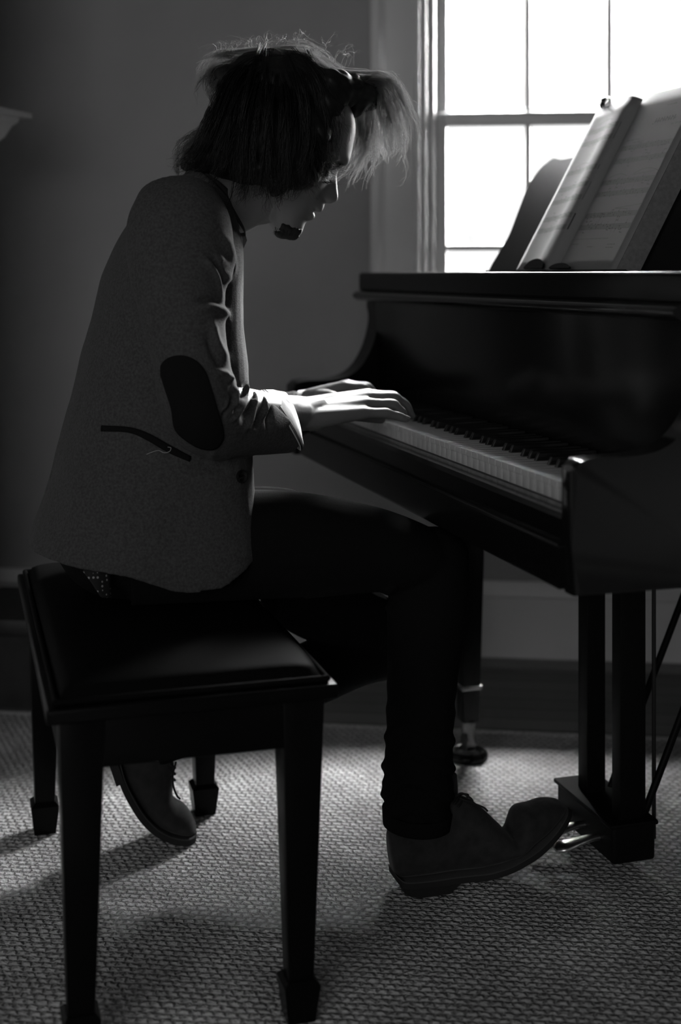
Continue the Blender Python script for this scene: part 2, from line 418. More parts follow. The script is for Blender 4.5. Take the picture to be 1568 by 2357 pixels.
# unseen blind added over the upper sash to block its light
box('roller_shade', WX0+.031, WX1-.031, .020, .0215, 1.905, WZ1-.04, M['matte'], win)
V, Fc = rings_mesh(tube_rings([(WX0+.031, .020, WZ1-.045), (WX1-.031, .020, WZ1-.045)], .020, None, 20, 4)); mk('shade_roll', V, Fc, M['matte'], win, True, 40)
box('shade_hem', WX0+.031, WX1-.031, .016, .026, 1.897, 1.909, M['trim'], win, .003)

# frame added around the fill lamp behind the camera
w2 = empty('window_2', W0, WALL_YAW); tag(w2, kind='structure', label='white framed window behind the camera', cat='window')
bm = bmesh.new()
for q in ((-1.91, -1.80, .7, 2.31), (.50, .61, .7, 2.31), (-1.91, .61, .69, .8), (-1.91, .61, 2.2, 2.31)): add_box(bm, q[0], q[1], YB, YB+.03, q[2], q[3], .004)
bmobj('window_frame', bm, M['trim'], w2, True, 40)

# chimney breast with mantel and raised hearth at the left edge
MD = Vector((math.cos(math.radians(72)), math.sin(math.radians(72)), 0))
mp = Vector(((75-CX)/F*2.98, 2.98, 0))        # far end of the shelf
myaw = math.radians(72)
mant = empty('mantel_shelf', mp, myaw)
tag(mant, 'pale mantel shelf end with a moulded underside at the left edge of the photo', 'mantel')
zt = CAMH-(262-HZ)*2.98/F
prism('shelf', [(.0, zt-.012), (.0, zt), (.20, zt), (.20, zt-.012)], -.9, 0, 'x', M['trim'], mant, .002)
prism('moulding', [(.018, zt-.012), (.018, zt-.022), (.035, zt-.03), (.055, zt-.055), (.085, zt-.075), (.20, zt-.075), (.20, zt-.012)], -.9, -.03, 'x', M['trim'], mant)
o = box('wall_chimney', -.9, -.12, .10, .50, -.0078, ZC, M['wall']); o.location = mp; o.rotation_euler = (0, 0, myaw); o['kind'] = 'structure'; o.name = 'wall_chimney'
h = empty('hearth', (-.90, 3.02, 0), WALL_YAW); tag(h, 'raised black stone hearth on the floor behind the bench', 'hearth')
box('hearth_slab', 0, .24, -.01, .30, .165, .205, M['stone'], h, .006)
box('hearth_riser', 0, .23, .015, .30, -.0075, .165, M['stone'], h)

# rug
RY = math.atan2(-.1146, 1)
rug = empty('rug', (0, 2.897, 0), RY); tag(rug, 'pale woven sisal rug covering the floor under bench and piano', 'rug')
RT = .008
box('rug_field', -.82, 2.0, -3.4, -.024, 0.0005, RT, M['rug'], rug)
bm = bmesh.new(); add_box(bm, -.83, 2.02, -.026, 0, .0005, RT+.0005, .003); add_box(bm, -.82, 2.0, -.030, -.0255, .0005, RT-.0008, .001)
bmobj('rug_binding', bm, M['rugedge'], rug, True, 40)
rug.location.z = -RT

# ------------------------------------------------------------------ grand piano
pn = empty('grand_piano', P0, PYAW); tag(pn, 'black lacquered grand piano with its keyboard open', 'piano')
L, ST = M['lacquer'], M['satin']
VB, VT = 1.16, -.245           # outer bass and treble sides
plan = [(.13, VT), (.45, VT)]+[tuple(p) for p in catmull([(.45, VT), (.70, -.17), (.95, .10), (1.15, .38), (1.36, .52), (1.50, .72), (1.48, .98), (1.30, 1.14), (1.15, VB)], 40)][1:]+[(.13, VB)]
prism('case', plan, .615, .938, 'z', L, pn, .004)
lidp = [(.452, VT-.01)]+[(x+.01*(x > .4), y-.01 if y < .5 else y+.01) for x, y in plan[2:-1]]+[(.452, VB+.01)]
prism('rim', [(x, y) for x, y in lidp], .938, .984, 'z', L, pn)
prism('lid', lidp, .985, 1.002, 'z', L, pn, .004)
prism('front_rail', [(.080, VT-.005), (.180, VT-.005), (.180, VB+.005), (.080, VB+.005)], .960, 1.003, 'z', L, pn, .007, 4)
prism('desk_shelf', [(.178, VT+.004), (.45, VT+.004), (.45, VB-.004), (.178, VB-.004)], .940, .972, 'z', L, pn)
prism('keybed', [(-.088, VT+.03), (.45, VT+.03), (.45, VB-.05), (-.088, VB-.05)], .600, .660, 'z', L, pn, .006, 3)
# cheeks: the S shaped arms at either end
S_ = [PU(px, py, 1.12) for px, py in ((668, 893), (676, 880), (700, 874), (750, 872), (790, 864), (820, 842), (842, 805), (855, 765), (860, 730), (856, 705))]
sp = [(p[0], p[2]) for p in catmull(S_, 40)]
arm = [(sp[0][0]+.004, .598)]+[(sp[0][0], .66)]+sp+[(sp[-1][0]-.004, .965), (.16, .965), (.16, .598)]
prism('bass_arm', arm, 1.085, VB, 'y', L, pn, .006, 3)
arm2 = [(max(x+.014, -.086), z+.008 if .7 < z < .93 else z) for x, z in arm]
prism('treble_arm', arm2, VT, -.210, 'y', M['gloss'], pn, .006, 3)
for nm, a, b_ in (('key_block', 1.037, 1.085), ('key_block', -.210, -.163)):
    box(nm, -.055, .10, a+.001, b_-.001, .66, .745, L, pn, .006, 3)
prism('keyslip', [(-.078, .655), (-.078, .688), (-.073, .694), (-.060, .694), (-.056, .688), (-.056, .655)], -.2095, 1.0845, 'y', L, pn)
prism('key_frame', [(-.052, .66), (-.052, .697), (.10, .697), (.10, .66)], -.162, 1.036, 'y', M['keywood'], pn)
# fallboard, folded open, with its rounded front lip now along the top
prism('fallboard', [(.106, .715), (.092, .93), (.094, .945), (.115, .945), (.125, .715)], -.209, 1.084, 'y', L, pn, .002)
lip = [(.087+.026*math.cos(t), .950+.0125*math.sin(t)) for t in np.linspace(0, 2*math.pi, 24, endpoint=False)]
prism('fallboard_lip', lip, VT+.005, VB-.004, 'y', M['gloss'], pn)
KW = .161/7
names = [('A', 1), ('B', 0), ('C', 1), ('D', 1), ('E', 0), ('F', 1), ('G', 1)]
off = {'A': .0015, 'C': -.0015, 'D': .0015, 'F': -.002, 'G': 0}
wk = None; bk = None
for i in range(52):
    v1 = 45*KW-i*KW; v0 = v1-KW                 # v decreases towards the treble
    if wk is None:
        bm = bmesh.new(); add_box(bm, -.050, .100, 0, KW-.0009, .699, .725, .0012, 2); add_box(bm, -.0515, -.0495, .0003, KW-.0012, .716, .7256, .0008, 1)
        wk = bmobj('white_key', bm, M['ivory'], pn, True, 40); o = wk
    else:
        o = wk.copy(); COL.objects.link(o); o.parent = pn
    o.location = (0, v0+.00045, 0)
    n, has = names[i % 7]
    if has and i < 51:
        if bk is None:
            bm = bmesh.new()
            vs = [bm.verts.new(p) for p in ((0, -.0055, .722), (0, .0055, .722), (.100, .0055, .722), (.100, -.0055, .722),
                                            (.007, -.0042, .7365), (.007, .0042, .7365), (.100, .0042, .7375), (.100, -.0042, .7375))]
            for f in ((0, 1, 2, 3), (4, 5, 6, 7), (0, 1, 5, 4), (1, 2, 6, 5), (2, 3, 7, 6), (3, 0, 4, 7)): bm.faces.new([vs[j] for j in f])
            bmesh.ops.bevel(bm, geom=list(bm.edges), offset=.0016, segments=2, affect='EDGES', profile=.5)
            bk = bmobj('black_key', bm, M['ebony'], pn, True, 40); o = bk
        else:
            o = bk.copy(); COL.objects.link(o); o.parent = pn
        o.location = (0, v0-off[n], 0)

# music desk
DA = Vector((.172, 0, .3116)).normalized()          # up the slope
DN = Vector((-DA.z, 0, DA.x))                        # out of the slope, towards the player
DB = Vector((.233, .40, 1.0))                        # foot of the book's gutter
def dpt(v, a, n): return DB+Vector((0, v-.40, 0))+DA*a+DN*n
c_, s_ = math.cos(PYAW), math.sin(PYAW)
def to_w(d): return Vector((c_*d.x-s_*d.y, s_*d.x+c_*d.y, d.z))
dk_p = P0+to_w(dpt(.40, 0, -.016)); dk_n = to_w(DN)
prof = []
for px, py in ((1118, 640), (1130, 612), (1152, 575), (1172, 540), (1195, 480), (1215, 430), (1240, 392), (1262, 372), (1275, 364), (1292, 367), (1320, 362), (1345, 355)):
    q = ploc(ray_plane(px, py, dk_p, dk_n)); rel = q-DB
    prof.append((q.y, rel.dot(DA)))
prof = [tuple(p) for p in catmull(prof, 50)]
top = max(a for _, a in prof)+.03
half = prof+[(.62, top), (.52, top+.03), (.40, top+.04)]
half = [(v, max(a, -.018)) for v, a in half]
right = [(.80-v, a) for v, a in half[::-1]][1:]
outline = half+right
V = [dpt(v, a, -.016) for v, a in outline]+[dpt(v, a, -.031) for v, a in outline]; n = len(outline)
Fc = [tuple(range(n)), tuple(range(2*n-1, n-1, -1))]+[(i, (i+1) % n, n+(i+1) % n, n+i) for i in range(n)]
desk = mk('music_desk', V, Fc, ST, pn, True, 35)
lg = [dpt(.68, -.022, -.015), dpt(.12, -.022, -.015), dpt(.12, -.022, .04), dpt(.68, -.022, .04)]
V = [p for p in lg]+[p+DA*.008 for p in lg]
mk('desk_ledge', V, [(0, 1, 2, 3), (4, 5, 6, 7), (0, 1, 5, 4), (1, 2, 6, 5), (2, 3, 7, 6), (3, 0, 4, 7)], L, desk)
for v_, hh in ((.452, .020), (.345, .010)):     # the two small page holders on the ledge
    prof2 = [dpt(v_+.040*math.cos(t), -.014+hh*math.sin(t), .046) for t in np.linspace(0, math.pi, 16)]
    V = prof2+[p-DN*.004 for p in prof2]; n = 16
    mk('page_holder', V, [tuple(range(n)), tuple(range(2*n-1, n-1, -1))]+[(i, (i+1) % n, n+(i+1) % n, n+i) for i in range(n)], L, desk, True, 35)

# legs
def piano_leg(u, v, dz=0):
    bm = bmesh.new(); add_box(bm, -.030, .030, -.030, .030, .078, .617, .004, 2, .62)
    g = bmobj('leg', bm, L, pn, True, 40); g.location = (u, v, dz)
    f = box('brass_ferrule', -.0225, .0225, -.0225, .0225, .146, .156, M['brass'], g, .002); f['label'] = 'brass band'
    c = Shell(); 
    V, Fc = rings_mesh(tube_rings([(-.010, 0, .034), (.010, 0, .034)], [.018, .018], None, 24, 4)); c.add(V, Fc)
    V, Fc = rings_mesh(tube_rings([(.0, -.014, .034), (.0, -.014, .08)], [.006, .010], None, 12, 4)); c.add(V, Fc)
    V, Fc = rings_mesh(tube_rings([(.0, 0, .055), (.0, 0, .085)], [.014, .016], None, 16, 4, (1, 0, 0))); c.add(V, Fc)
    c.obj('caster', M['socket'], g, True, 40)
    return g
LEGB = (.199, .791)
for q in (LEGB+(0,), (.22, -.12, -.0155), (1.25, .62, -.0155)): piano_leg(*q)
o = lathe('caster_cup', [(.001, .0), (.040, .0), (.041, .004), (.039, .014), (.034, .018), (.030, .017), (.024, .011), (.001, .010)], (0, 0, 0), L)
o.location = P0+to_w(Vector((LEGB[0], LEGB[1], 0)))
tag(o, 'small round black caster cup on the rug under the far piano leg', 'caster cup')
# pedal lyre
ly = box('lyre', .215, .31, .19, .40, .575, .601, M['matte'], pn, .004)
box('post', .235, .271, .3334, .3694, .09, .576, M['matte'], ly, .003)
box('post', .235, .283, .2162, .2465, .09, .576, M['matte'], ly, .003)
pb = box('pedal_box', .2150, .295, .205, .412, .030, .096, M['matte'], ly, .007, 3)
box('box_lid', .2100, .298, .201, .416, .090, .098, M['matte'], pb, .003)
def pedal(v):
    P = [(.23, v, .058), (.205, v, .058), (.18, v, .055), (.160, v, .052), (.146, v, .049), (.136, v, .046)]
    R = tube_rings(P, [.0055, .0055, .006, .0065, .006, .003], [.008, .0085, .012, .0165, .0165, .008], 18, 26)
    V, Fc = rings_mesh(R); g = mk('pedal', V, Fc, M['chrome'], ly, True, 60); g['label'] = 'polished metal pedal'
for v in (.255, .308, .361): pedal(v)
for (v, u0) in ((.235, .285), (.352, .285)):
    V, Fc = rings_mesh(tube_rings([(u0, v, .085), (u0+.235, v, .612)], .0062, None, 12, 6)); mk('brace', V, Fc, M['matte'], ly, True, 40)
V, Fc = rings_mesh(tube_rings([(.311, .24, .05), (.311, .24, .61)], .0036, None, 10, 6, (1, 0, 0))); mk('pedal_rod', V, Fc, M['rubber'], ly, True, 40)

# ------------------------------------------------------------------ open score on the desk
bk_ = empty('score_book', P0+to_w(dpt(.40, .009, -.0155)), PYAW)
tag(bk_, 'open book of printed piano music leaning on the music desk', 'book')
HB = .349
def loc_b(v, a, n):      # book-local coordinates
    return dpt(v, a, n)-dpt(.40, .009, -.0155)
secR = catmull([(.400, .006), (.396, .022), (.384, .0275), (.360, .0285), (.30, .0275), (.178, .0255)], 26)
secL = catmull([(.400, .006), (.404, .022), (.414, .034), (.430, .0375), (.455, .0360), (.48, .032), (.52, .028), (.568, .0255)], 34)
def block(sec, name, m, a0=-.0135, a1=HB, base=-.013):
    k = len(sec); V = []; Fc = []
    na = 12
    for i in range(na+1):
        a = a0+(a1-a0)*i/na
        for (v, n) in sec: V.append(loc_b(v, a, n))
        for (v, n) in sec: V.append(loc_b(v, a, min(base, n-.003)))
    for i in range(na):
        for j in range(k-1):
            p = i*2*k+j; q = p+2*k
            Fc.append((p, p+1, q+1, q)); Fc.append((p+k, q+k, q+k+1, p+k+1))
        p = i*2*k; q = p+2*k
        Fc.append((p, q, q+k, p+k)); Fc.append((p+k-1, p+2*k-1, q+2*k-1, q+k-1))
    for j in range(k-1):
        Fc.append((j, j+k, j+k+1, j+1)); t = na*2*k; Fc.append((t+j, t+j+1, t+j+k+1, t+j+k))
    return mk(name, V, Fc, m, bk_, True, 50)
pR = block(secR, 'right_page_block', M['paperedge']); pR['label'] = 'right pages, thick block'
pL = block(secL, 'left_page_block', M['paperedge'])
def sheet(sec, name, parent):
    V = []; Fc = []; k = len(sec); na = 14
    for i in range(na+1):
        a = -.0138+(HB+.001+.0138)*i/na
        for (v, n) in sec: V.append(loc_b(v, a, n+.0006))
    for i in range(na):
        for j in range(k-1): p = i*k+j; Fc.append((p, p+1, p+k+1, p+k))
    o = mk(name, V, Fc, M['paper'], parent, True)
    s = o.modifiers.new('s', 'SOLIDIFY'); s.thickness = .0003; s.offset = 1
    return o
sR = sheet(secR, 'right_page', pR); sL = sheet(secL, 'left_page', pL)
def surf(sec, v):
    xs = sec[:, 0]; ns = sec[:, 1]
    if xs[0] > xs[-1]: xs = xs[::-1]; ns = ns[::-1]
    return float(np.interp(v, xs, ns))
class Ink:
    def __init__(s, sec, sgn): s.sec = sec; s.sgn = sgn; s.V = []; s.F = []
    def stroke(s, pts, w):      # polyline in (t, a): t away from the gutter
        P = []
        for (t0, a0), (t1, a1) in zip(pts[:-1], pts[1:]):
            m_ = max(1, int(abs(t1-t0)/.008))
            P += [(t0+(t1-t0)*i/m_, a0+(a1-a0)*i/m_) for i in range(m_)]
        P.append(pts[-1]); o = len(s.V)
        for i, (t, a) in enumerate(P):
            q0 = P[max(i-1, 0)]; q1 = P[min(i+1, len(P)-1)]; dx, dy = q1[0]-q0[0], q1[1]-q0[1]; l = math.hypot(dx, dy)+1e-9
            for sg in (-1, 1):
                tt, aa = t-sg*dy/l*w/2, a+sg*dx/l*w/2
                v = .40+s.sgn*tt; s.V.append(loc_b(v, aa, surf(s.sec, v)+.0013))
        for i in range(len(P)-1): s.F.append((o+2*i, o+2*i+1, o+2*i+3, o+2*i+2))
    def dot(s, t, a, r=.0012): s.stroke([(t-r, a), (t+r, a)], 2*r*.8)
    def staff(s, t0, t1, a, seed, sp=.0021, sl=0):
        for k in range(5): s.stroke([(t0, a+(k-2)*sp), (t1, a+(k-2)*sp+sl)], .00062)
        r = random.Random(seed); t = t0+.012
        for q in (t0, t1): s.stroke([(q, a-2*sp), (q, a+2*sp)], .0006)
        while t < t1-.006:
            aa = a+r.choice([-3, -2, -1, 0, 1, 2, 3])*sp/1.0*.9; s.dot(t, aa); st = r.choice([-1, 1])
            s.stroke([(t, aa), (t+.0001, aa+st*.0065)], .0005)
            if r.random() < .35: s.stroke([(t, aa+st*.0065), (t+.008, aa+st*.007)], .0009)
            t += r.choice([.006, .008, .009, .012])
    def words(s, t0, t1, a, h, seed, slant=0):
        r = random.Random(seed); t = t0
        while t < t1:
            w = h*.55
            s.stroke([(t, a), (t+slant*h, a+h*r.uniform(.7, 1))], h*.16)
            if r.random() < .6: s.stroke([(t, a+h*r.uniform(0, .9)), (t+w*.7, a+h*r.uniform(0, .9))], h*.14)
            t += w*(1 if r.random() < .85 else 2)
    def arc(s, t0, t1, a, h): s.stroke([(t0+(t1-t0)*q, a+h*math.sin(math.pi*q)) for q in np.linspace(0, 1, 14)], .0006)
    def obj(s, name, parent): return mk(name, s.V, s.F, M['ink'], parent, False, fixn=False)
ik = Ink(secR, -1)
for j, a in enumerate((.237, .210, .167, .143, .100, .076)): ik.staff(.022 if j > 1 else .03, .196, a, 10+j)
for q in ((.237, .210), (.167, .143), (.100, .076)):
    for t in (.022, .08, .14, .196): ik.stroke([(t+.008*(q[0] > .2 and t < .05), q[1]), (t+.008*(q[0] > .2 and t < .05), q[0])], .0004)
for t in np.arange(.105, .172, .0085):       # blurred, unreadable heading
    ik.stroke([(t, .282), (t+.001, .292)], .0030); ik.stroke([(t, .283+.008*((t*1e4) % 2 > 1)), (t+.006, .287)], .0018)
ik.dot(.100, .281, .0014)
ik.words(.165, .207, .272, .0042, 3); ik.words(.035, .078, .252, .0026, 4); ik.words(.12, .15, .316, .0026, 5)
ik.words(.06, .10, .246, .0028, 6); ik.words(.025, .145, .052, .0016, 7); ik.words(.022, .05, .042, .0018, 8); ik.words(.085, .11, .036, .0020, 9); ik.words(.152, .178, .040, .0020, 10); ik.words(.152, .176, .034, .0020, 11)
ik.arc(.04, .10, .177, .006); ik.arc(.12, .20, .180, .008); ik.stroke([(.12, .178), (.19, .181)], .0005); ik.stroke([(.115, .112), (.20, .117)], .0005); ik.stroke([(.115, .112), (.16, .109)], .0005)
ik.obj('printed_music', sR)
ik = Ink(secL, 1)
for j, a in enumerate((.292, .266, .202, .166, .138, .101, .076)): ik.staff(.014, .155, a, 30+j)
for q in ((.292, .266), (.166, .138), (.101, .076)): ik.stroke([(.014, q[1]), (.014, q[0])], .0006)
ik.stroke([(.0135, .072), (.0135, .105)], .0022)
ik.arc(.02, .06, .175, .005); ik.arc(.05, .12, .305, .006); ik.arc(.06, .13, .212, .006)
ik.obj('printed_music', sL)
# small spring clip at the top of the left page
cl = empty('page_clip', P0+to_w(dpt(.545, HB, .018)), PYAW); tag(cl, 'small metal spring clip at the top edge of the open score', 'clip')
def loc_c(v, a, n): return dpt(v, a, n)-dpt(.545, HB, .018)
R = [loc_c(.530+.030*q, HB+.0075+.009*math.sin(q*math.pi), .040-.014*q) for q in np.linspace(0, 1, 8)]
V, Fc = round_tube([tuple(p) for p in R], .0045, 10, 20); mk('clip_jaw', V, Fc, M['rubber'], cl, True)
V, Fc = round_tube([tuple(loc_c(.548+.011*math.cos(t), HB+.014+.009*math.sin(t), .026)) for t in np.linspace(0, 5.6, 12)], .0024, 8, 40, (1, 0, 0)); mk('clip_handle', V, Fc, M['chrome'], cl, True)

# ------------------------------------------------------------------ piano bench
BC = Vector((-.294, 2.046, .0012)); bn = empty('piano_bench', BC, PYAW)
tag(bn, 'black wooden piano bench with a padded leather seat under the pianist', 'bench')
A_, B_ = .190, .388
ZT = .455
box('seat_frame', -A_, A_, -B_, B_, ZT-.020, ZT, ST, bn, .004, 3)
# cushion: puffed pad with a rolled edge
def pad(u, v):
    q = min(1, (1-abs(u))*4)*min(1, (1-abs(v))*8); return q
V = []; Fc = []; nu, nv = 40, 70
for i in range(nu+1):
    for j in range(nv+1):
        a = -1+2*i/nu; b_ = -1+2*j/nv
        e = (1-abs(a)**9)*(1-abs(b_)**16)
        V.append(((A_-.016)*a, (B_-.016)*b_, ZT+.002+.026*max(e, 0)**.35+.006*(1-a*a)*(1-b_*b_)))
for i in range(nu):
    for j in range(nv): p = i*(nv+1)+j; Fc.append((p, p+nv+1, p+nv+2, p+1))
n0 = len(V)
V += [((A_-.016)*(-1 if k in (0, 3) else 1), (B_-.016)*(-1 if k < 2 else 1), ZT-.001) for k in range(4)]
ct = mk('cushion', V, Fc+[(n0, n0+1, n0+2, n0+3)], M['leather'], bn, True, 60)
V, Fc = rings_mesh(tube_rings([((A_-.013)*math.copysign(min(1, abs(math.cos(t))*1.6)**.5, math.cos(t)), (B_-.013)*math.copysign(min(1, abs(math.sin(t))*1.6)**.5, math.sin(t)), ZT+.005) for t in np.linspace(0, 2*math.pi, 81)], .0045, None, 8, 240, (0, 0, 1)), False)
mk('piping', V, Fc, M['leather'], ct, True)
LA, LB = .1445, .348
ZA = .372
box('apron', -LA-.02, LA+.02, -LB-.026, -LB-.008, ZA, ZT-.02, ST, bn, .002)
box('apron', -LA-.02, LA+.02, LB+.008, LB+.026, ZA, ZT-.02, ST, bn, .002)
box('apron', -LA-.026, -LA-.008, -LB-.008, LB+.008, ZA, ZT-.02, ST, bn, .002)
box('apron', LA+.008, LA+.026, -LB-.008, LB+.008, ZA, ZT-.02, ST, bn, .002)
for su in (-1, 1):
    for sv in (-1, 1):
        bm = bmesh.new(); add_box(bm, -.029, .029, -.029, .029, .05, ZT-.02, .003, 2, .60)
        g = bmobj('leg', bm, ST, bn, True, 40); g.location = (su*LA, sv*LB, 0)
        bm = bmesh.new()
        for z0, z1, r0, r1 in ((0, .050, .0185, .0245), (.050, .056, .0245, .0185)):
            vs = [bm.verts.new((sx*r, sy*r, z)) for z, r in ((z0, r0), (z1, r1)) for sx, sy in ((-1, -1), (1, -1), (1, 1), (-1, 1))]
            for f in ((3, 2, 1, 0), (4, 5, 6, 7), (0, 1, 5, 4), (1, 2, 6, 5), (2, 3, 7, 6), (3, 0, 4, 7)): bm.faces.new([vs[i] for i in f])
        bmobj('spade_foot', bm, ST, g)
# ------------------------------------------------------------------ the pianist
man = empty('person', M0+Vector((c_*-.52, s_*-.52, 0)), PYAW)
tag(man, 'dark-haired person in a grey tweed jacket and black jeans bent over the piano keys', 'person')
OFF = np.array([-.52, 0, 0])
def toman(V): return [np.asarray(v)-OFF for v in V]
def mm(name, V, Fc, m, parent=None, smooth=True, autos=None): return mk(name, toman(V), Fc, m, parent or man, smooth, autos)
def addmesh(name, me, m, parent=None):      # mesh already in pianist coordinates
    n = len(me.vertices); co = np.empty(n*3, np.float32); me.vertices.foreach_get('co', co)
    co = co.reshape(-1, 3)-OFF.astype(np.float32); me.vertices.foreach_set('co', co.ravel()); me.update()
    me.name = name
    return link(name, me, m, parent or man, True)

# ---- head: slices across the axis crown -> chin, traced in head pixels about (650, 330)
HW = -.02                                        # the head leans a touch towards the camera
hc = MU(650, 330, HW); K1 = np.linalg.norm(MU(750, 330, HW)-hc)/100   # metres per pixel there
ax = MU(650-58, 330+81, HW)-hc; ax /= np.linalg.norm(ax)
fw = MU(650+81, 330+58, HW)-hc; fw -= ax*fw.dot(ax); fw /= np.linalg.norm(fw)
sd = np.array([0, 1.0, 0])
hc = hc+(fw*3-ax*8)*K1
def hp(t, f, w): return hc+(ax*t+fw*f)*K1+sd*w
def prf(tab):
    tab = np.array(tab, float); return lambda t: np.interp(t, tab[:, 0], tab[:, 1])
def smooth_prf(tab, n=300):
    c = catmull(tab, n); o = np.argsort(c[:, 0]); c = c[o]
    return lambda t: np.interp(t, c[:, 0], c[:, 1])
front = smooth_prf([(-178, 2), (-172, 30), (-152, 57), (-137, 91), (-114, 114), (-85, 128), (-60, 139), (-48, 142), (-36, 141), (-22, 135), (-8, 131), (20, 129), (45, 130), (60, 131), (80, 132), (100, 132), (120, 131), (135, 129), (150, 123), (162, 113), (170, 100), (175, 88)])
lips = smooth_prf([(30, 0), (46, 0), (52, 8), (57, 18), (65, 25), (73, 26), (80, 24.5), (86, 10), (90, 10.5), (95, 19), (101, 20.5), (107, 18), (115, 12), (124, 12), (135, 17), (146, 24), (158, 28), (168, 30), (175, 18)])
lw = prf([(40, .016), (60, .018), (84, .0215), (112, .021), (125, .022), (150, .024), (175, .018)])
back = smooth_prf([(-178, -8), (-172, -45), (-150, -95), (-110, -127), (-60, -136), (-10, -122), (30, -98), (70, -55), (110, -5), (140, 35), (160, 62), (175, 96)])
wid = smooth_prf([(-178, .006), (-172, .026), (-150, .054), (-115, .071), (-70, .0775), (-20, .0755), (10, .0725), (40, .0685), (75, .0625), (105, .055), (130, .046), (150, .037), (165, .026), (175, .008)])
nose = smooth_prf([(-60, 0), (-35, 0), (-20, 2), (-11, 7), (2, 18), (17, 32), (28, 41), (36, 43), (43, 40), (50, 30), (56, 7), (62, 0), (80, 0)])
nw = prf([(-60, .008), (-11, .0085), (10, .0105), (28, .0130), (40, .0160), (52, .0160), (62, .012)])
NS, NT = 170, 128
V = []
tt = np.concatenate([np.linspace(-177.5, -60, 50), np.linspace(-59, 112, 90), np.linspace(114, 174.5, 30)])
for t in tt:
    f0, b0, w0 = front(t), back(t), wid(t)
    mid = b0+(f0-b0)*.42
    for j in range(NT):
        th = 2*math.pi*j/NT; cs, sn = math.cos(th), math.sin(th)
        if cs >= 0:
            p = 2.0 if t < -30 else 2.25; r = 1/((abs(cs)**p+abs(sn)**p)**(1/p))
            f = mid+(f0-mid)*r*cs; w = w0*r*sn
        else:
            p = 2.1; r = 1/((abs(cs)**p+abs(sn)**p)**(1/p))
            f = mid+(mid-b0)*r*cs; w = w0*r*sn
        if cs > 0:
            f += nose(t)*math.exp(-abs(w/nw(t))**2.3*.9)+lips(t)*math.exp(-abs(w/lw(t))**2.4)
            f += 3.5*math.exp(-((abs(w)-.0135)/.0060)**2-((t-43)/9)**2)          # nostril wings
            f -= 15*math.exp(-((abs(w)-.031)/.0135)**2-((t+16)/17)**2)         # eye hollows
            f += 7.5*math.exp(-((abs(w)-.031)/.010)**2-((t+13)/8)**2)          # closed, downcast lids
            f += 4*math.exp(-((abs(w)-.028)/.022)**2-((t+42)/9)**2)            # brow ridge
            f += 2.5*math.exp(-((abs(w)-.046)/.014)**2-((t-22)/20)**2)           # cheekbone
            f -= 3*max(0, 1-math.exp(-(w/.028)**2))*math.exp(-((t-88)/14)**2)  # mouth corners
            f -= 5*math.exp(-((abs(w)-.012)/.005)**2-((t-53)/4)**2)            # nostrils
        V.append(hp(t, f, w))
HEADV = [np.array(v) for v in V]
V, Fc = rings_mesh(np.array(V).reshape(len(tt), NT, 3))
body = Shell(); body.add(V, Fc)
# ears under the hair
for sg in (-1, 1):
    body.ball(hp(12, -8, sg*.074), (.018, .007, .030), 8)
# neck
nk = [MU(470, 478, -.01), MU(515, 468, -.012), MU(560, 448, -.015), MU(600, 420, -.018), MU(640, 380, HW)]
V, Fc = rings_mesh(tube_rings(nk, [.066, .060, .056, .056, .060], [.062, .058, .056, .058, .062], 32, 30)); body.add(V, Fc)
# throat, from under the chin to the collar pit
V, Fc = round_tube([MU(612, 488, -.02), MU(580, 492, -.018), MU(545, 505, -.015)], [.020, .022, .026], 14, 14); body.add(V, Fc)
# trunk core
tk = [MU(470, 480, 0), MU(420, 560, 0), MU(385, 700, 0), MU(350, 900, 0), MU(320, 1120, 0), MU(330, 1270, 0)]
V, Fc = rings_mesh(tube_rings(tk, [.05, .08, .085, .08, .07, .06], [.08, .14, .15, .14, .12, .10], 28, 40)); body.add(V, Fc)

# arms inside the sleeves
SH = MU(425, 480, -.175); EL = MU(452, 945, -.225); WR = MU(690, 952, -.078)
SHl = np.array([SH[0]+.085, .185, SH[2]-.01]); ELl = np.array([EL[0]+.10, .29, EL[2]-.115]); WRl = MU(728, 938, .20)
for a, b_, c in ((SH, EL, WR), (SHl, ELl, WRl)):
    V, Fc = round_tube([a, a*.5+b_*.5, b_*.985+a*.015], [.046, .043, .037], 18, 20); body.add(V, Fc)
    V, Fc = round_tube([b_, b_*.6+c*.4, b_*.25+c*.75, c], [.037, .038, .030, .0255], 18, 24); body.add(V, Fc)

# hands: 21 joints each
def hand(wr, mcp, pip, dip, tip, thumb, wr_lo, wr_hi, k=1.0):
    h = Shell()
    n = len(mcp)
    for i in range(n):
        r0 = (.0098, .0102, .0104, .0102)[i]*k
        V, Fc = round_tube([mcp[i], mcp[i]*.5+pip[i]*.5, pip[i], pip[i]*.5+dip[i]*.5, dip[i], dip[i]*.45+tip[i]*.55, tip[i]], [r0*1.02, r0*.90, r0*.95, r0*.80, r0*.80, r0*.74, r0*.60], 14, 44); h.add(V, Fc)
        b0 = wr_lo+(wr_hi-wr_lo)*(i/(n-1))
        V, Fc = round_tube([b0, b0*.6+mcp[i]*.4, b0*.25+mcp[i]*.75, mcp[i]], [.0185*k, .0160*k, .0130*k, .0112*k], 14, 26); h.add(V, Fc)
        if i:     # webbing between the metacarpals
            m0 = (mcp[i]+mcp[i-1])/2; c0 = wr_lo+(wr_hi-wr_lo)*((i-.5)/(n-1))
            V, Fc = round_tube([c0, c0*.5+m0*.5, c0*.04+m0*.96], [.018*k, .0145*k, .0088*k], 12, 20); h.add(V, Fc)
    V, Fc = round_tube(thumb, [.016*k, .0145*k, .0108*k, .0098*k, .0072*k], 14, 36); h.add(V, Fc)
    return h
HS = -.05
def MH(x, y, w): return MU(x, y, w+HS)
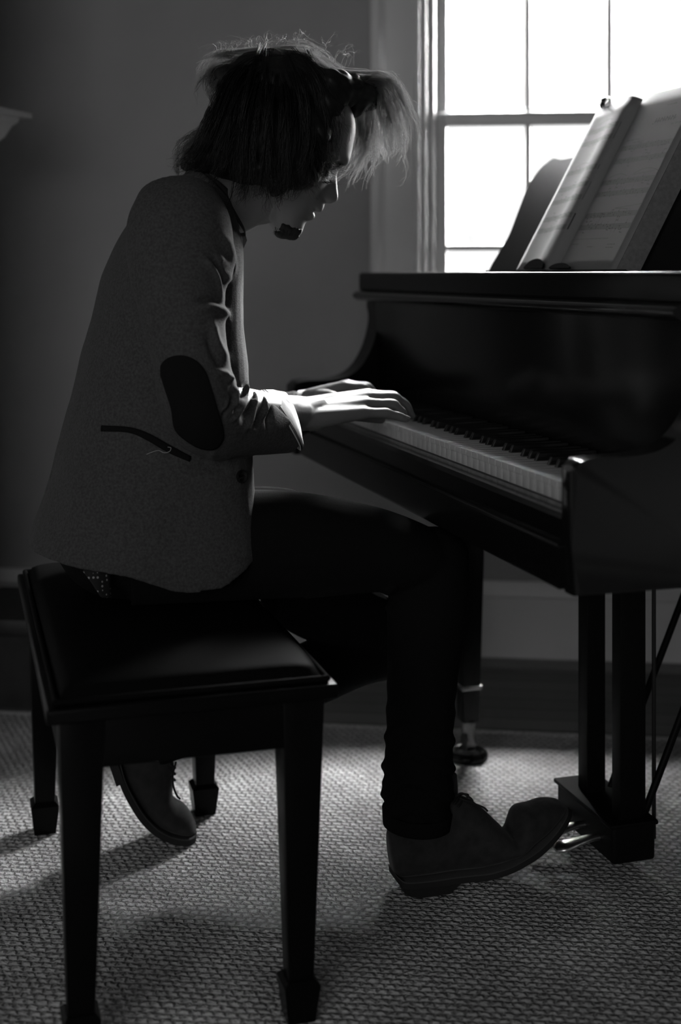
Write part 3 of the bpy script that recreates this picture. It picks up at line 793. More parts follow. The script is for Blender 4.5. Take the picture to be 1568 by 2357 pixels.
mcp = [MH(838, 950, -.004), MH(846, 929, .016), MH(848, 914, .038), MH(848, 908, .060)]
pip = [MH(888, 951, .002), MH(905, 931, .022), MH(908, 915, .044), MH(905, 912, .068)]
dip = [MH(917, 958, .006), MH(925, 948, .027), MH(934, 932, .051), MH(930, 928, .076)]
tip = [MH(936, 965, .009), MH(931, 964, .030), MH(947, 956, .055), MH(944, 955, .083)]
th = [MH(722, 948, .020), MH(765, 946, .050), MH(815, 955, .078), MH(850, 960, .088), MH(878, 966, .094)]
hR = hand(WR, mcp, pip, dip, tip, th, MH(700, 966, -.030), MH(706, 938, .014))
body.add(hR.V, hR.F)
V, Fc = rings_mesh(tube_rings([MU(640, 957, -.120), MU(680, 953, -.085), MU(705, 952, -.066), MU(735, 950, -.047)], [.034, .0305, .0285, .030], [.026, .0235, .022, .022], 20, 20)); body.add(V, Fc)
mcpl = [MU(792, 889, .185), MU(800, 886, .205), MU(803, 889, .226), MU(800, 897, .246)]
pipl = [MU(838, 893, .182), MU(845, 891, .203), MU(846, 895, .226), MU(838, 906, .248)]
dipl = [MU(862, 915, .180), MU(872, 914, .202), MU(872, 919, .228), MU(860, 926, .250)]
tipl = [MU(871, 940, .178), MU(884, 941, .200), MU(884, 945, .228), MU(872, 947, .252)]
thl = [MU(735, 915, .178), MU(765, 918, .160), MU(800, 932, .142), MU(830, 945, .134), MU(855, 956, .130)]
hL = hand(WRl, mcpl, pipl, dipl, tipl, thl, MU(715, 916, .188), MU(715, 924, .225))
body.add(hL.V, hL.F)

# legs inside the trousers
HP = MU(330, 1290, -.09); KN = MU(990, 1285, -.135); AN = MU(962, 1850, -.132)
HPl = MU(330, 1290, .09); KNl = MU(926, 1478, .165); ANl = MU(350, 1716, .155)
for a, md, b_, c in ((HP, MU(640, 1265, -.11), KN, AN), (HPl, MU(610, 1222, .115), KNl, ANl)):
    V, Fc = round_tube([a+np.array([.03, -.2*a[1], .02]), md, b_], [.050, .048, .042], 16, 24); body.add(V, Fc)
    V, Fc = round_tube([b_, b_*.6+c*.4, c], [.042, .044, .034], 16, 20); body.add(V, Fc)
SEATZ = .4935
def sit(me):      # the seat presses flesh and cloth flat where he sits
    n = len(me.vertices); co = np.empty(n*3, np.float32); me.vertices.foreach_get('co', co); co = co.reshape(-1, 3)
    m_ = (co[:, 0] > -.76) & (co[:, 0] < -.285) & (co[:, 2] < SEATZ) & (co[:, 2] > .40) & (co[:, 1] < .30)
    co[m_, 2] = SEATZ+(co[m_, 2]-SEATZ)*.01; me.vertices.foreach_set('co', co.ravel()); me.update()
body_me = remesh(body.V, body.F, .0021, 5, .5)
sit(body_me)
skin = addmesh('body', body_me, M['skin'])
skin['label'] = 'bare face, neck and hands'

# fingernails are part of the hand meshes' look: thin plates on the near hand's tips
for k, (a, b_) in enumerate(zip(dip, tip)):
    d = (b_-a)/np.linalg.norm(b_-a); up = np.array([-.35*0-.2, -.55, .8]); up -= d*up.dot(d); up /= np.linalg.norm(up); s2 = np.cross(d, up)
    V = []; Fc = []
    for i in range(6):
        for j in range(6):
            p = -1+2*i/5; q = -1+2*j/5
            V.append(b_-d*.0005+d*.0048*p+s2*.0042*q+up*(.0067-.0016*q*q-.0009*max(p, 0)**2))
    for i in range(5):
        for j in range(5): p = i*6+j; Fc.append((p, p+6, p+7, p+1))
    o = mm('fingernail', V, Fc, M['skin']); o.modifiers.new('s', 'SOLIDIFY').thickness = .0006

# ---- trousers
tr = Shell()
HIP = MU(300, 1290, 0)
tr.ball(HIP+np.array([.02, 0, .035]), (.140, .160, .100), 20)
def leg_shell(P, ra, rb, n=60):
    V, Fc = rings_mesh(tube_rings(P, ra, rb, 32, n)); tr.add(V, Fc)
leg_shell([MU(300, 1280, -.085), MU(450, 1270, -.10), MU(600, 1258, -.115), MU(720, 1256, -.125), MU(850, 1264, -.132), MU(940, 1278, -.135), MU(1000, 1292, -.135)],
          [.090, .092, .090, .082, .069, .057, .046], [.076, .074, .074, .076, .074, .070, .060])
leg_shell([MU(985, 1275, -.135), MU(998, 1290, -.135), MU(994, 1330, -.135), MU(985, 1400, -.135), MU(976, 1500, -.135), MU(970, 1600, -.134), MU(966, 1700, -.134), MU(962, 1800, -.133), MU(960, 1860, -.132), MU(960, 1884, -.132)],
          [.036, .054, .063, .0655, .060, .056, .0555, .058, .0555, .051], [.045, .062, .066, .067, .064, .060, .060, .062, .060, .056], 90)
tr.ball(MU(1002, 1286, -.135), (.056, .060, .052), 14)
leg_shell([MU(300, 1280, .085), MU(480, 1240, .10), MU(585, 1224, .110), MU(655, 1308, .120), MU(735, 1378, .135), MU(830, 1428, .155), MU(895, 1464, .163), MU(930, 1480, .165)],
          [.088, .078, .074, .084, .076, .062, .060, .050], [.080, .078, .078, .078, .074, .068, .064, .055])
leg_shell([MU(940, 1468, .165), MU(922, 1482, .165), MU(820, 1507, .163), MU(690, 1562, .160), MU(530, 1628, .157), MU(430, 1674, .155), MU(350, 1716, .155)],
          [.035, .056, .056, .056, .051, .045, .038], [.040, .060, .064, .066, .058, .050, .042], 60)
tr.ball(MU(928, 1478, .165), (.058, .060, .058), 14)
# pocket bulge at the top of the near thigh
V, Fc = round_tube([MU(560, 1150, -.06), MU(620, 1148, -.065), MU(668, 1150, -.07)], [.022, .020, .018], 14, 16); tr.add(V, Fc)
tme = remesh(tr.V, tr.F, .0042, 4, .5); sit(tme)
n = len(tme.vertices); co = np.empty(n*3, np.float32); tme.vertices.foreach_get('co', co); co = co.reshape(-1, 3)
no = np.empty(n*3, np.float32); tme.vertices.foreach_get('normal', no); no = no.reshape(-1, 3)
def pix(co):     # pianist coordinates -> picture coordinates
    X = M0.x+c_*co[:, 0]-s_*co[:, 1]; Y = M0.y+s_*co[:, 0]+c_*co[:, 1]
    return np.column_stack([CX+F*X/Y, HZ-F*(co[:, 2]-CAMH)/Y])
px = pix(co)
# creases: stacked rings near the hem of the near leg and behind its knee
d = np.zeros(n)
near = (co[:, 1] < -.03)
shin = near & (px[:, 1] > 1400) & (px[:, 0] > 850)
ph = px[:, 1]+18*np.sin(px[:, 0]*.035)
d[shin] += (.0022*np.sin(ph[shin]*.105)*np.clip((px[shin, 1]-1520)/220, 0, 1)+.0016*np.sin(ph[shin]*.19+1.3)*np.clip((px[shin, 1]-1600)/160, 0, 1))
for x0, y0, x1, y1, s_g, am in ((880, 1372, 905, 1352, 7, .006), (885, 1395, 915, 1410, 8, .004), (600, 1260, 760, 1240, 9, .0016), (640, 1300, 800, 1290, 8, .0014)):
    a = np.array([x0, y0], float); b_ = np.array([x1, y1], float); ab = b_-a
    q = np.clip(((px-a)@ab)/(ab@ab), 0, 1); dist = np.linalg.norm(px-a-q[:, None]*ab, axis=1)
    d += near*am*np.exp(-(dist/s_g)**2)
co = co+no*d[:, None].astype(np.float32)
tme.vertices.foreach_set('co', co.ravel()); tme.update()
trousers = addmesh('trousers', tme, M['denim'])
# turned hem of the near trouser leg, seam along the leg
V, Fc = rings_mesh(tube_rings([MU(961, 1862, -.132), MU(960, 1897, -.132)], [.0575, .0555], [.062, .060], 32, 8), False)
hem = mm('trouser_hem', V, Fc, M['denim'], trousers); hem.modifiers.new('s', 'SOLIDIFY').thickness = .003

# ---- shoes
def shoe(secs, wv, name, parent):
    """secs: rows of (bottom px, top px, half width) along the foot at sideways place wv"""
    rows = []
    for (bx, by, tx, ty, hw, wo) in secs:
        rows.append(np.concatenate([MU(bx, by, wv+wo), MU(tx, ty, wv+wo), [hw]]))
    rows = catmull(rows, len(rows)*6)
    R = []; Rs = []
    for r in rows:
        B, T, hw = r[:3], r[3:6], r[6]; up = T-B; hgt = np.linalg.norm(up)
        ring = []
        for j in range(28):
            th_ = 2*math.pi*j/28; cs, sn = math.cos(th_), math.sin(th_)
            e = (abs(cs)**2.5+abs(sn)**2.5)**(-1/2.5)
            y = .5+.5*e*sn; x = e*cs*hw*(1-.42*max(0, y-.25)**1.3)
            ring.append(B+up*y+sd*x)
        R.append(ring)
    return np.array(R), rows
rs = [(905, 2008, 893, 1915, .020, 0), (918, 2014, 905, 1880, .031, 0), (950, 2011, 945, 1862, .035, 0), (990, 2006, 990, 1845, .036, 0), (1030, 2000, 1035, 1828, .036, -.001), (1070, 1995, 1078, 1838, .037, -.002), (1108, 1988, 1112, 1862, .041, -.003), (1150, 1972, 1145, 1892, .045, -.003), (1185, 1953, 1172, 1914, .046, -.003), (1215, 1934, 1188, 1862, .045, -.002), (1245, 1910, 1222, 1850, .041, 0), (1272, 1885, 1250, 1840, .034, .002), (1293, 1862, 1278, 1840, .023, .004), (1301, 1852, 1294, 1845, .010, .005)]
RW = -.138
R, rows = shoe(rs, RW, 'shoe', man)
V, Fc = rings_mesh(R); shR = mm('shoe', V, Fc, M['suede'])
def sole_strip(rows, name, parent, m, thick, drop, grow, lo=0, hi=None, down=None):
    rows = rows[lo:hi]; R = []
    for r in rows:
        B, T, hw = r[:3], r[3:6], r[6]; up = (T-B)/np.linalg.norm(T-B); g = hw*.93+grow
        ring = [B+up*drop+sd*x*g+up*thick*y for x, y in ((-1, 0), (-1, .5), (-.97, 1), (0, 1), (.97, 1), (1, .5), (1, 0), (0, 0))]
        R.append(ring)
    V, Fc = rings_mesh(np.array(R)); return mm(name, V, Fc, m, parent, True, 50)
sole_strip(rows, 'sole', shR, M['sole'], .0095, -.0085, .004)
sole_strip(rows, 'welt', shR, M['welt'], .0022, .0012, .0050)
def heel_block(rows_px, wv, parent):
    R = [[MU(bx, by, wv)+sd*x for (bx, by), x in zip(poly, xs)] for poly, xs in rows_px]
    V, Fc = rings_mesh(np.array(R)); return mm('heel', V, Fc, M['sole'], parent, True, 40)
def heel_from(poly_top, poly_bot):
    V = [tuple(p) for p in poly_top]+[tuple(p) for p in poly_bot]; n = len(poly_top)
    return V, [tuple(range(n)), tuple(range(2*n-1, n-1, -1))]+[(i, (i+1) % n, n+(i+1) % n, n+i) for i in range(n)]
hz0 = MU(975, 2045, RW)[2]
top_ = []; bot_ = []
h0, h1, b0_, b1_ = MU(916, 2016, RW), MU(1052, 2003, RW), MU(927, 2036, RW), MU(1020, 2050, RW)
b0_[2] = .001; b1_[2] = .001
for q in np.linspace(0, math.pi, 12):
    pass
for t, s_y in [(0, -.35), (.08, -.75), (.25, -1), (.6, -1), (1, -1), (1, 1), (.6, 1), (.25, 1), (.08, .75), (0, .35)]:
    top_.append(h0+(h1-h0)*t+sd*.036*s_y); bot_.append(b0_+(b1_-b0_)*t+sd*.033*s_y)
V, Fc = heel_from(top_, bot_); mm('heel', V, Fc, M['sole'], shR, True, 30)
def lace_loop(P, r, parent):
    V, Fc = round_tube(P, r, 8, len(P)*8); return mm('shoelace', V, Fc, M['lace'], parent)
for dx, dy, w in ((0, 0, -.165), (10, 6, -.160), (22, 14, -.158)):
    lace_loop([MU(1046+dx, 1850+dy, w), MU(1056+dx, 1836+dy, w+.012), MU(1060+dx, 1834+dy, w+.03), MU(1062+dx, 1842+dy, w+.045)], .0020, shR)
lace_loop([MU(1046, 1838, -.15), MU(1062, 1826, -.152), MU(1082, 1836, -.158), MU(1088, 1845, -.16), MU(1074, 1843, -.158), MU(1056, 1836, -.152)], .0017, shR)
lace_loop([MU(1050, 1836, -.14), MU(1064, 1828, -.138), MU(1078, 1830, -.132), MU(1070, 1840, -.134), MU(1052, 1838, -.14)], .0017, shR)
lace_loop([MU(1060, 1842, -.15), MU(1085, 1848, -.155), MU(1112, 1858, -.162), MU(1122, 1866, -.165)], .0016, shR)
V, Fc = round_tube([MU(1030, 1840, RW), MU(1038, 1812, RW), MU(1043, 1787, RW)], [.018, .012, .007], 12, 16); mm('shoe_tongue', V, Fc, M['suede'], shR)
# left shoe: toe on the rug, heel lifted under the bench
ls = [(268, 1752, 330, 1700, .022, 0), (272, 1778, 350, 1712, .032, 0), (283, 1812, 378, 1735, .035, 0), (300, 1846, 398, 1770, .036, 0), (322, 1880, 398, 1812, .040, 0), (350, 1908, 396, 1846, .044, 0), (378, 1924, 406, 1862, .045, 0), (404, 1933, 424, 1872, .042, 0), (428, 1938, 438, 1888, .034, 0), (444, 1938, 447, 1906, .020, 0), (450, 1934, 450, 1918, .008, 0)]
LW = .155
Rl, rowl = shoe(ls, LW, 'shoe', man)
zmin = Rl[:, :, 2].min()-.009
sh = np.array([0, 0, -zmin+.0005]) if zmin < .02 else np.zeros(3)
V, Fc = rings_mesh(Rl+sh); shL = mm('shoe', V, Fc, M['suede'])
rowl2 = rowl.copy(); rowl2[:, 2] += sh[2]; rowl2[:, 5] += sh[2]
sole_strip(rowl2, 'sole', shL, M['sole'], .0095, -.0085, .004)
sole_strip(rowl2, 'welt', shL, M['welt'], .0022, .0012, .0050)
h0, h1 = MU(262, 1752, LW)+sh, MU(280, 1806, LW)+sh; hn = MU(240, 1770, LW)-MU(262, 1760, LW)
top_ = [h0+(h1-h0)*t+sd*.036*y for t, y in ((0, -.6), (.2, -1), (1, -1), (1, 1), (.2, 1), (0, .6))]
V, Fc = heel_from(top_, [p+hn*.8 for p in top_]); mm('heel', V, Fc, M['sole'], shL, True, 30)
for k in range(3): lace_loop([MU(392, 1760+14*k, .12), MU(402, 1766+14*k, .14), MU(402, 1768+14*k, .165), MU(396, 1764+14*k, .185)], .002, shL)
lace_loop([MU(405, 1755, .13), MU(398, 1785, .125), MU(400, 1812, .122), MU(408, 1832, .12), MU(414, 1838, .12)], .0017, shL)

# ---- jacket
jk = Shell()
def torso_ring(bx, by, fx, fy, hw, p=2.25, n=48):
    B, Fp = MU(bx, by, 0), MU(fx, fy, 0); C = (B+Fp)/2; a = np.linalg.norm(Fp-B)/2; dv = (Fp-B)/(2*a)
    a = math.sqrt(max((.959*a)**2-(.284*hw)**2, (.6*a)**2))/.959
    return np.concatenate([C, dv*a, [hw, p]])
rg = [torso_ring(452, 398, 540, 505, .075), torso_ring(425, 404, 548, 560, .105), torso_ring(375, 424, 552, 585, .150), torso_ring(318, 458, 553, 615, .178), torso_ring(268, 520, 553, 645, .190), torso_ring(228, 600, 552, 690, .196), torso_ring(196, 715, 554, 760, .198), torso_ring(168, 830, 562, 850, .198),
      torso_ring(142, 940, 569, 950, .196), torso_ring(122, 1020, 571, 1040, .194), torso_ring(100, 1100, 573, 1100, .203), torso_ring(73, 1180, 586, 1150, .212), torso_ring(47, 1254, 592, 1196, .220)]
rg = catmull(rg, 90); NR = len(rg); R = []
for i, r in enumerate(rg):
    C, dv, hw, p = r[:3], r[3:6], r[6], r[7]; q = i/(NR-1)
    ring = []; q = i/(NR-1)
    for j in range(64):
        th_ = 2*math.pi*j/64; cs, sn = math.cos(th_), math.sin(th_); pf = p if cs < 0 else p+1.3*min(1, q*3); e = (abs(cs)**pf+abs(sn)**pf)**(-1/pf)
        pt = C+dv*e*cs+sd*hw*e*sn
        # the skirt hangs lower at the sides and is cut away to the front
        dr = max(0, (q-.72)/.28)
        prof_ = np.interp(cs, [-1, -.75, -.3, .15, .45, .68, .86, 1], [0, .004, .020, .054, .056, .030, -.002, -.026])
        pt = pt+np.array([0, 0, -prof_*dr*(1 if sn < 0 else .8)])
        ring.append(pt)
    R.append(ring)
V, Fc = rings_mesh(np.array(R)); jk.add(V, Fc)
# near sleeve
slv = [MU(405, 455, -.150), MU(412, 510, -.178), MU(412, 580, -.198), MU(414, 650, -.212), MU(424, 740, -.222), MU(440, 830, -.230), MU(455, 905, -.228), MU(478, 955, -.210), MU(515, 972, -.186), MU(560, 974, -.160), MU(605, 975, -.134), MU(640, 976, -.113)]
TR = tube_rings(slv, [.060, .078, .080, .072, .0615, .0560, .0590, .0590, .0530, .0500, .0480, .0455], [.055, .070, .070, .066, .060, .056, .056, .056, .052, .049, .046, .044], 40, 130)
for i in range(len(TR)):        # the sleeve end is cut slantwise: short on top, long below
    wg = max(0, (i-84)/(len(TR)-85)); C = TR[i].mean(0); axd = TR[min(i+1, len(TR)-1)].mean(0)-TR[max(i-1, 0)].mean(0); axd /= np.linalg.norm(axd)
    for j in range(40): TR[i, j] += axd*(-max(TR[i, j, 2]-C[2], 0)/.046*.066-min(TR[i, j, 2]-C[2], 0)/.046*.036-.004)*wg**1.2
V, Fc = rings_mesh(TR); jk.add(V, Fc)
# far sleeve
slf = [np.array([slv[0][0]+.075, .150, slv[0][2]]), np.array([SHl[0], .185, SHl[2]]), SHl*.5+ELl*.5+np.array([0, .02, 0]), ELl, ELl*.7+WRl*.3, ELl*.3+WRl*.7, ELl*.12+WRl*.88]
V, Fc = rings_mesh(tube_rings(slf, [.06, .078, .066, .058, .052, .046, .042], [.055, .07, .062, .056, .05, .045, .042], 32, 80)); jk.add(V, Fc)
jme = remesh(jk.V, jk.F, .0027, 12, .5)
n = len(jme.vertices); co = np.empty(n*3, np.float32); jme.vertices.foreach_get('co', co); co = co.reshape(-1, 3)
no = np.empty(n*3, np.float32); jme.vertices.foreach_get('normal', no); no = no.reshape(-1, 3)
px = pix(co); d = np.zeros(n)
nearf = (no[:, 1]*.959+no[:, 0]*.284 < .25) & (co[:, 1] < .02)
def fold(pts, sg, am):
    global d
    P = catmull(pts, 24); best = np.full(n, 1e9); q_ = np.zeros(n)
    for i in range(len(P)-1):
        a, b_ = P[i], P[i+1]; ab = b_-a; q = np.clip(((px-a)@ab)/(ab@ab+1e-9), 0, 1)
        dist = np.linalg.norm(px-a-q[:, None]*ab, axis=1); m_ = dist < best; best[m_] = dist[m_]; q_[m_] = (i+q[m_])/(len(P)-1)
    tap = np.clip(np.minimum(q_, 1-q_)*4+.25, 0, 1)
    d += nearf*am*tap*np.exp(-(best/sg)**2)
R_ = .0085
for P_, sg in (([(541, 886), (533, 912), (513, 950)], 4.5), ([(546, 893), (541, 912), (540, 940)], 3.5), ([(556, 894), (561, 916), (550, 946), (535, 968)], 4.5), ([(577, 898), (585, 926), (577, 958), (564, 990)], 5),
               ([(599, 903), (609, 930), (610, 958)], 4.5), ([(545, 893), (560, 905), (567, 917)], 3.5), ([(562, 900), (573, 918), (581, 932)], 3.5)):
    fold(P_, sg, R_)
for P_, sg in (([(540, 893), (527, 930), (512, 960)], 5), ([(548, 886), (551, 918), (542, 955)], 5), ([(564, 887), (573, 920), (560, 970)], 6), ([(586, 890), (598, 925), (590, 980)], 6), ([(600, 892), (618, 935), (618, 985)], 6)):
    fold(P_, sg, -.0095)
for P_, sg, am in (
                   ([(512, 540), (527, 575), (534, 612), (530, 640)], 9, .006), ([(498, 585), (518, 620), (524, 655)], 8, .006), ([(468, 592), (500, 632), (512, 690)], 7, .006),
                   ([(508, 600), (523, 630)], 6, -.004), ([(488, 600), (508, 640), (516, 680)], 7, -.004),
                   ([(455, 706), (490, 706), (514, 716), (523, 735)], 9, .008), ([(455, 690), (490, 692), (512, 702)], 7, -.006), ([(487, 735), (500, 785), (524, 832)], 9, .006), ([(478, 770), (490, 810), (512, 850)], 8, -.004),
                   ([(500, 855), (520, 860), (535, 878)], 7, .005), ([(525, 870), (534, 876)], 6, .004),
                   ([(330, 640), (340, 700), (360, 780)], 10, .003), ([(292, 622), (280, 650), (260, 700), (240, 780)], 6, -.003),
                   ([(330, 470), (335, 520), (330, 580), (296, 620)], 5, -.0022), ([(480, 1040), (500, 1055), (540, 1060)], 12, .005), ([(455, 1065), (490, 1075), (530, 1080)], 12, -.004),
                   ([(200, 1000), (190, 1120), (180, 1270)], 30, .004), ([(140, 1060), (125, 1150), (110, 1260)], 22, -.003)):
    fold(P_, sg, am)
# softer rumpling everywhere
rough = np.array([noise.noise(Vector(map(float, c*14)))*.0022+noise.noise(Vector(map(float, c*32)))*.0008 for c in co])
co = co+no*(d+rough)[:, None].astype(np.float32)
jme.vertices.foreach_set('co', co.ravel()); jme.update()
jpoly = [tuple(p.vertices) for p in jme.polygons]
bvh = BVHTree.FromPolygons([Vector(map(float, c)) for c in co], jpoly)
jacket = addmesh('jacket', jme, M['tweed'])

def cast(x, y):      # sight line through a picture point, met with the jacket
    k = Vector(((x-CX)/F, 1, -(y-HZ)/F)).normalized(); o = Vector((0, 0, CAMH))-Vector((M0.x, M0.y, 0))
    ol = Vector((c_*o.x+s_*o.y, -s_*o.x+c_*o.y, o.z)); dl = Vector((c_*k.x+s_*k.y, -s_*k.x+c_*k.y, k.z))
    h_ = bvh.ray_cast(ol, dl)
    return h_
def inside(x, y, P):
    r = False; j = len(P)-1
    for i in range(len(P)):
        if (P[i][1] > y) != (P[j][1] > y) and x < (P[j][0]-P[i][0])*(y-P[i][1])/(P[j][1]-P[i][1])+P[i][0]: r = not r
        j = i
    return r
def applique(name, poly, m, lift=.0018, thick=.0022, step=5.0, parent=None):
    """cloth patch sewn on: an outline laid on the jacket's surface"""
    P = np.array(poly, float); c = P.mean(0); rings = []
    K = max(4, int(np.abs(P-c).max()/step)); V = []; ok = []
    for i in range(K+1):
        for q in P:
            x, y = c+(q-c)*(i/K if i else .02); h_ = cast(x, y)
            if h_[0] is None: V.append((0, 0, 0)); ok.append(False)
            else: V.append(h_[0]+h_[1]*lift); ok.append(True)
    n = len(P); Fc = []
    for i in range(K):
        for j in range(n):
            f = (i*n+j, i*n+(j+1) % n, (i+1)*n+(j+1) % n, (i+1)*n+j)
            if all(ok[k] for k in f) and max((Vector(V[f[0]])-Vector(V[k])).length for k in f) < .03: Fc.append(f)
    used = sorted({k for f in Fc for k in f}); mp = {k: i for i, k in enumerate(used)}
    o = mm(name, [V[k] for k in used], [tuple(mp[k] for k in f) for f in Fc], m, parent or jacket, True)
    s = o.modifiers.new('s', 'SOLIDIFY'); s.thickness = thick; s.offset = 0
    return o
pp = catmull([(372, 862), (374, 838), (392, 822), (420, 818), (448, 828), (472, 856), (487, 900), (500, 945), (512, 985), (512, 1012), (494, 1032), (462, 1030), (430, 1012), (404, 985), (396, 940), (382, 895), (372, 862)], 80)[:-1]
o = applique('elbow_patch', pp, M['patch']); o['label'] = 'dark suede elbow patch'
wl = catmull([(235, 979), (300, 983), (345, 998), (395, 1026), (440, 1050)], 30); wl2 = catmull([(436, 1063), (388, 1042), (338, 1013), (297, 996), (234, 993)], 30)
# welt as a strip: pairs across its width
V = []
for a, b_ in zip(wl, wl2[::-1]):
    for q in np.linspace(0, 1, 5):
        h_ = cast(*(a+(b_-a)*q)); V.append(h_[0]+h_[1]*(.0015+.0012*math.sin(math.pi*q)) if h_[0] else V[-1])
Fc = [(i*5+j, i*5+j+1, i*5+j+6, i*5+j+5) for i in range(29) for j in range(4)]
o = mm('pocket_welt', V, Fc, M['patch'], jacket); o.modifiers.new('s', 'SOLIDIFY').thickness = .002; o['label'] = 'black pocket welt'
# buttons on the front edge
def disc(name, c, nrm, r, m, parent):
    c = Vector(map(float, c)); nrm = Vector(map(float, nrm)).normalized(); x = nrm.orthogonal().normalized(); y = nrm.cross(x)
    R = [[tuple(c+nrm*h_+(x*math.cos(a)+y*math.sin(a))*rr) for a in np.linspace(0, 2*math.pi, 28, endpoint=False)] for rr, h_ in ((r*.2, -.001), (r*.96, -.001), (r, .0012), (r*.94, .0030), (r*.80, .0030), (r*.70, .0018), (r*.1, .0016))]
    V, Fc = rings_mesh(np.array(R)); return mm(name, V, Fc, m, parent, True, 50)
for bx, by, r in ((554, 1097, .0105),):
    h_ = cast(bx, by)
    if h_[0] is not None: disc('button', h_[0]+h_[1]*.002, h_[1]+Vector((.1, -.5, 0)), r, M['horn'], jacket)
q = MU(571, 1062, -.012); disc('button', q, (.9, -.35, .1), .0095, M['horn'], jacket)
# lapels: a folded strip either side of the open front
def ribbon(name, A, B, m, parent, thick=.003, nseg=40):
    A = catmull(A, nseg); B = catmull(B, nseg); V = []
    for a, b_ in zip(A, B):
        for q in np.linspace(0, 1, 6): V.append(a+(b_-a)*q)
    Fc = [(i*6+j, i*6+j+1, i*6+j+7, i*6+j+6) for i in range(nseg-1) for j in range(5)]
    o = mm(name, V, Fc, m, parent); s = o.modifiers.new('s', 'SOLIDIFY'); s.thickness = thick; s.offset = 0
    return o
ribbon('lapel', [MU(532, 470, -.075), MU(543, 530, -.068), MU(549, 600, -.062), MU(549, 680, -.056), MU(553, 760, -.045), MU(561, 850, -.03), MU(566, 960, -.02), MU(570, 1040, -.012)],
       [MU(520, 480, -.10), MU(528, 540, -.115), MU(534, 600, -.125), MU(540, 690, -.12), MU(546, 780, -.10), MU(555, 880, -.07), MU(562, 970, -.045), MU(568, 1045, -.03)], M['tweed'], jacket)
ribbon('lapel', [MU(545, 500, .06), MU(556, 575, .06), MU(554, 640, .055), MU(552, 700, .050), MU(560, 780, .04), MU(567, 860, .03), MU(571, 950, .015), MU(573, 1040, .0)],
       [MU(520, 500, .10), MU(530, 580, .115), MU(532, 640, .12), MU(534, 700, .12), MU(542, 780, .10), MU(552, 870, .07), MU(562, 960, .045), MU(570, 1045, .02)], M['tweed'], jacket)
# jacket collar round the nape
def band(name, top, bot, m, parent, thick=.003):
    """ring segment from the near front round the nape to the far front"""
    T = catmull(top, 48); Bt = catmull(bot, 48); V = []
    for a, b_ in zip(T, Bt):
        for q in np.linspace(0, 1, 5): V.append(a+(b_-a)*q)
    Fc = [(i*5+j, i*5+j+1, i*5+j+6, i*5+j+5) for i in range(47) for j in range(4)]
    o = mm(name, V, Fc, m, parent); s = o.modifiers.new('s', 'SOLIDIFY'); s.thickness = thick; s.offset = 0
    return o
def around(fx, fy, bx, by, hw, drop=0):
    Fp, B = MU(fx, fy, 0), MU(bx, by, 0); C = (Fp+B)/2; a = (Fp-B)/2
    return [C+a*math.cos(t)+sd*hw*math.sin(t) for t in np.linspace(-.25, -2*math.pi+.25, 22)]
band('jacket_collar', around(540, 500, 437, 388, .074), around(545, 540, 425, 405, .088), M['tweed'], jacket, .004)
sc = band('shirt_collar', around(548, 478, 446, 388, .066), around(562, 548, 440, 420, .074), M['collar'], man, .0022); sc['label'] = 'dark shirt collar'
# pointed collar tip hanging at the throat
V = [MU(528, 440, -.066), MU(545, 440, -.060), MU(552, 490, -.045), MU(569, 553, -.018), MU(560, 574, -.020), MU(548, 560, -.040), MU(538, 510, -.06)]
V = V+[v+np.array([-.0005, .003, 0]) for v in V]
n_ = 7; mm('collar_point', V, [tuple(range(n_)), tuple(range(2*n_-1, n_-1, -1))]+[(i, (i+1) % n_, n_+(i+1) % n_, n_+i) for i in range(n_)], M['collar'], sc, False)
# shirt front behind the lapels
ribbon('shirt_front', [MU(552, 560, -.03), MU(549, 680, -.035), MU(556, 820, -.03), MU(566, 960, -.015)], [MU(552, 560, .03), MU(549, 680, .035), MU(556, 820, .03), MU(566, 960, .012)], M['collar'], man)
# folded-back shirt cuff of the near arm
ca = (MU(605, 902, -.132), MU(684, 1032, -.098)); cb = (MU(658, 903, -.098), MU(688, 1014, -.088)); cm = (MU(632, 899, -.115), MU(691, 1026, -.093))
def oval(a, b_, hw, fwd=0):
    C = (a+b_)/2; h_ = (a-b_)/2; nrm = np.cross(h_, sd); s3 = np.cross(nrm, h_); s3 /= np.linalg.norm(s3)
    return [C+h_*math.cos(t)+s3*hw*math.sin(t) for t in np.linspace(0, 2*math.pi, 48, endpoint=False)]
Rc = [oval(*ca, .049), oval(ca[0]*.5+cm[0]*.5, ca[1]*.5+cm[1]*.5, .0495), oval(*cm, .048), oval(cm[0]*.5+cb[0]*.5, cm[1]*.5+cb[1]*.5, .045), oval(*cb, .041)]
inner = [oval((cb[0]*.97+cb[1]*.03), (cb[1]*.97+cb[0]*.03), .0385), oval(ca[0]*.9+ca[1]*.1, ca[1]*.9+ca[0]*.1, .042)]
Rc = np.array(Rc); Rc = catmull(Rc.reshape(5, -1), 22).reshape(22, 48, 3)
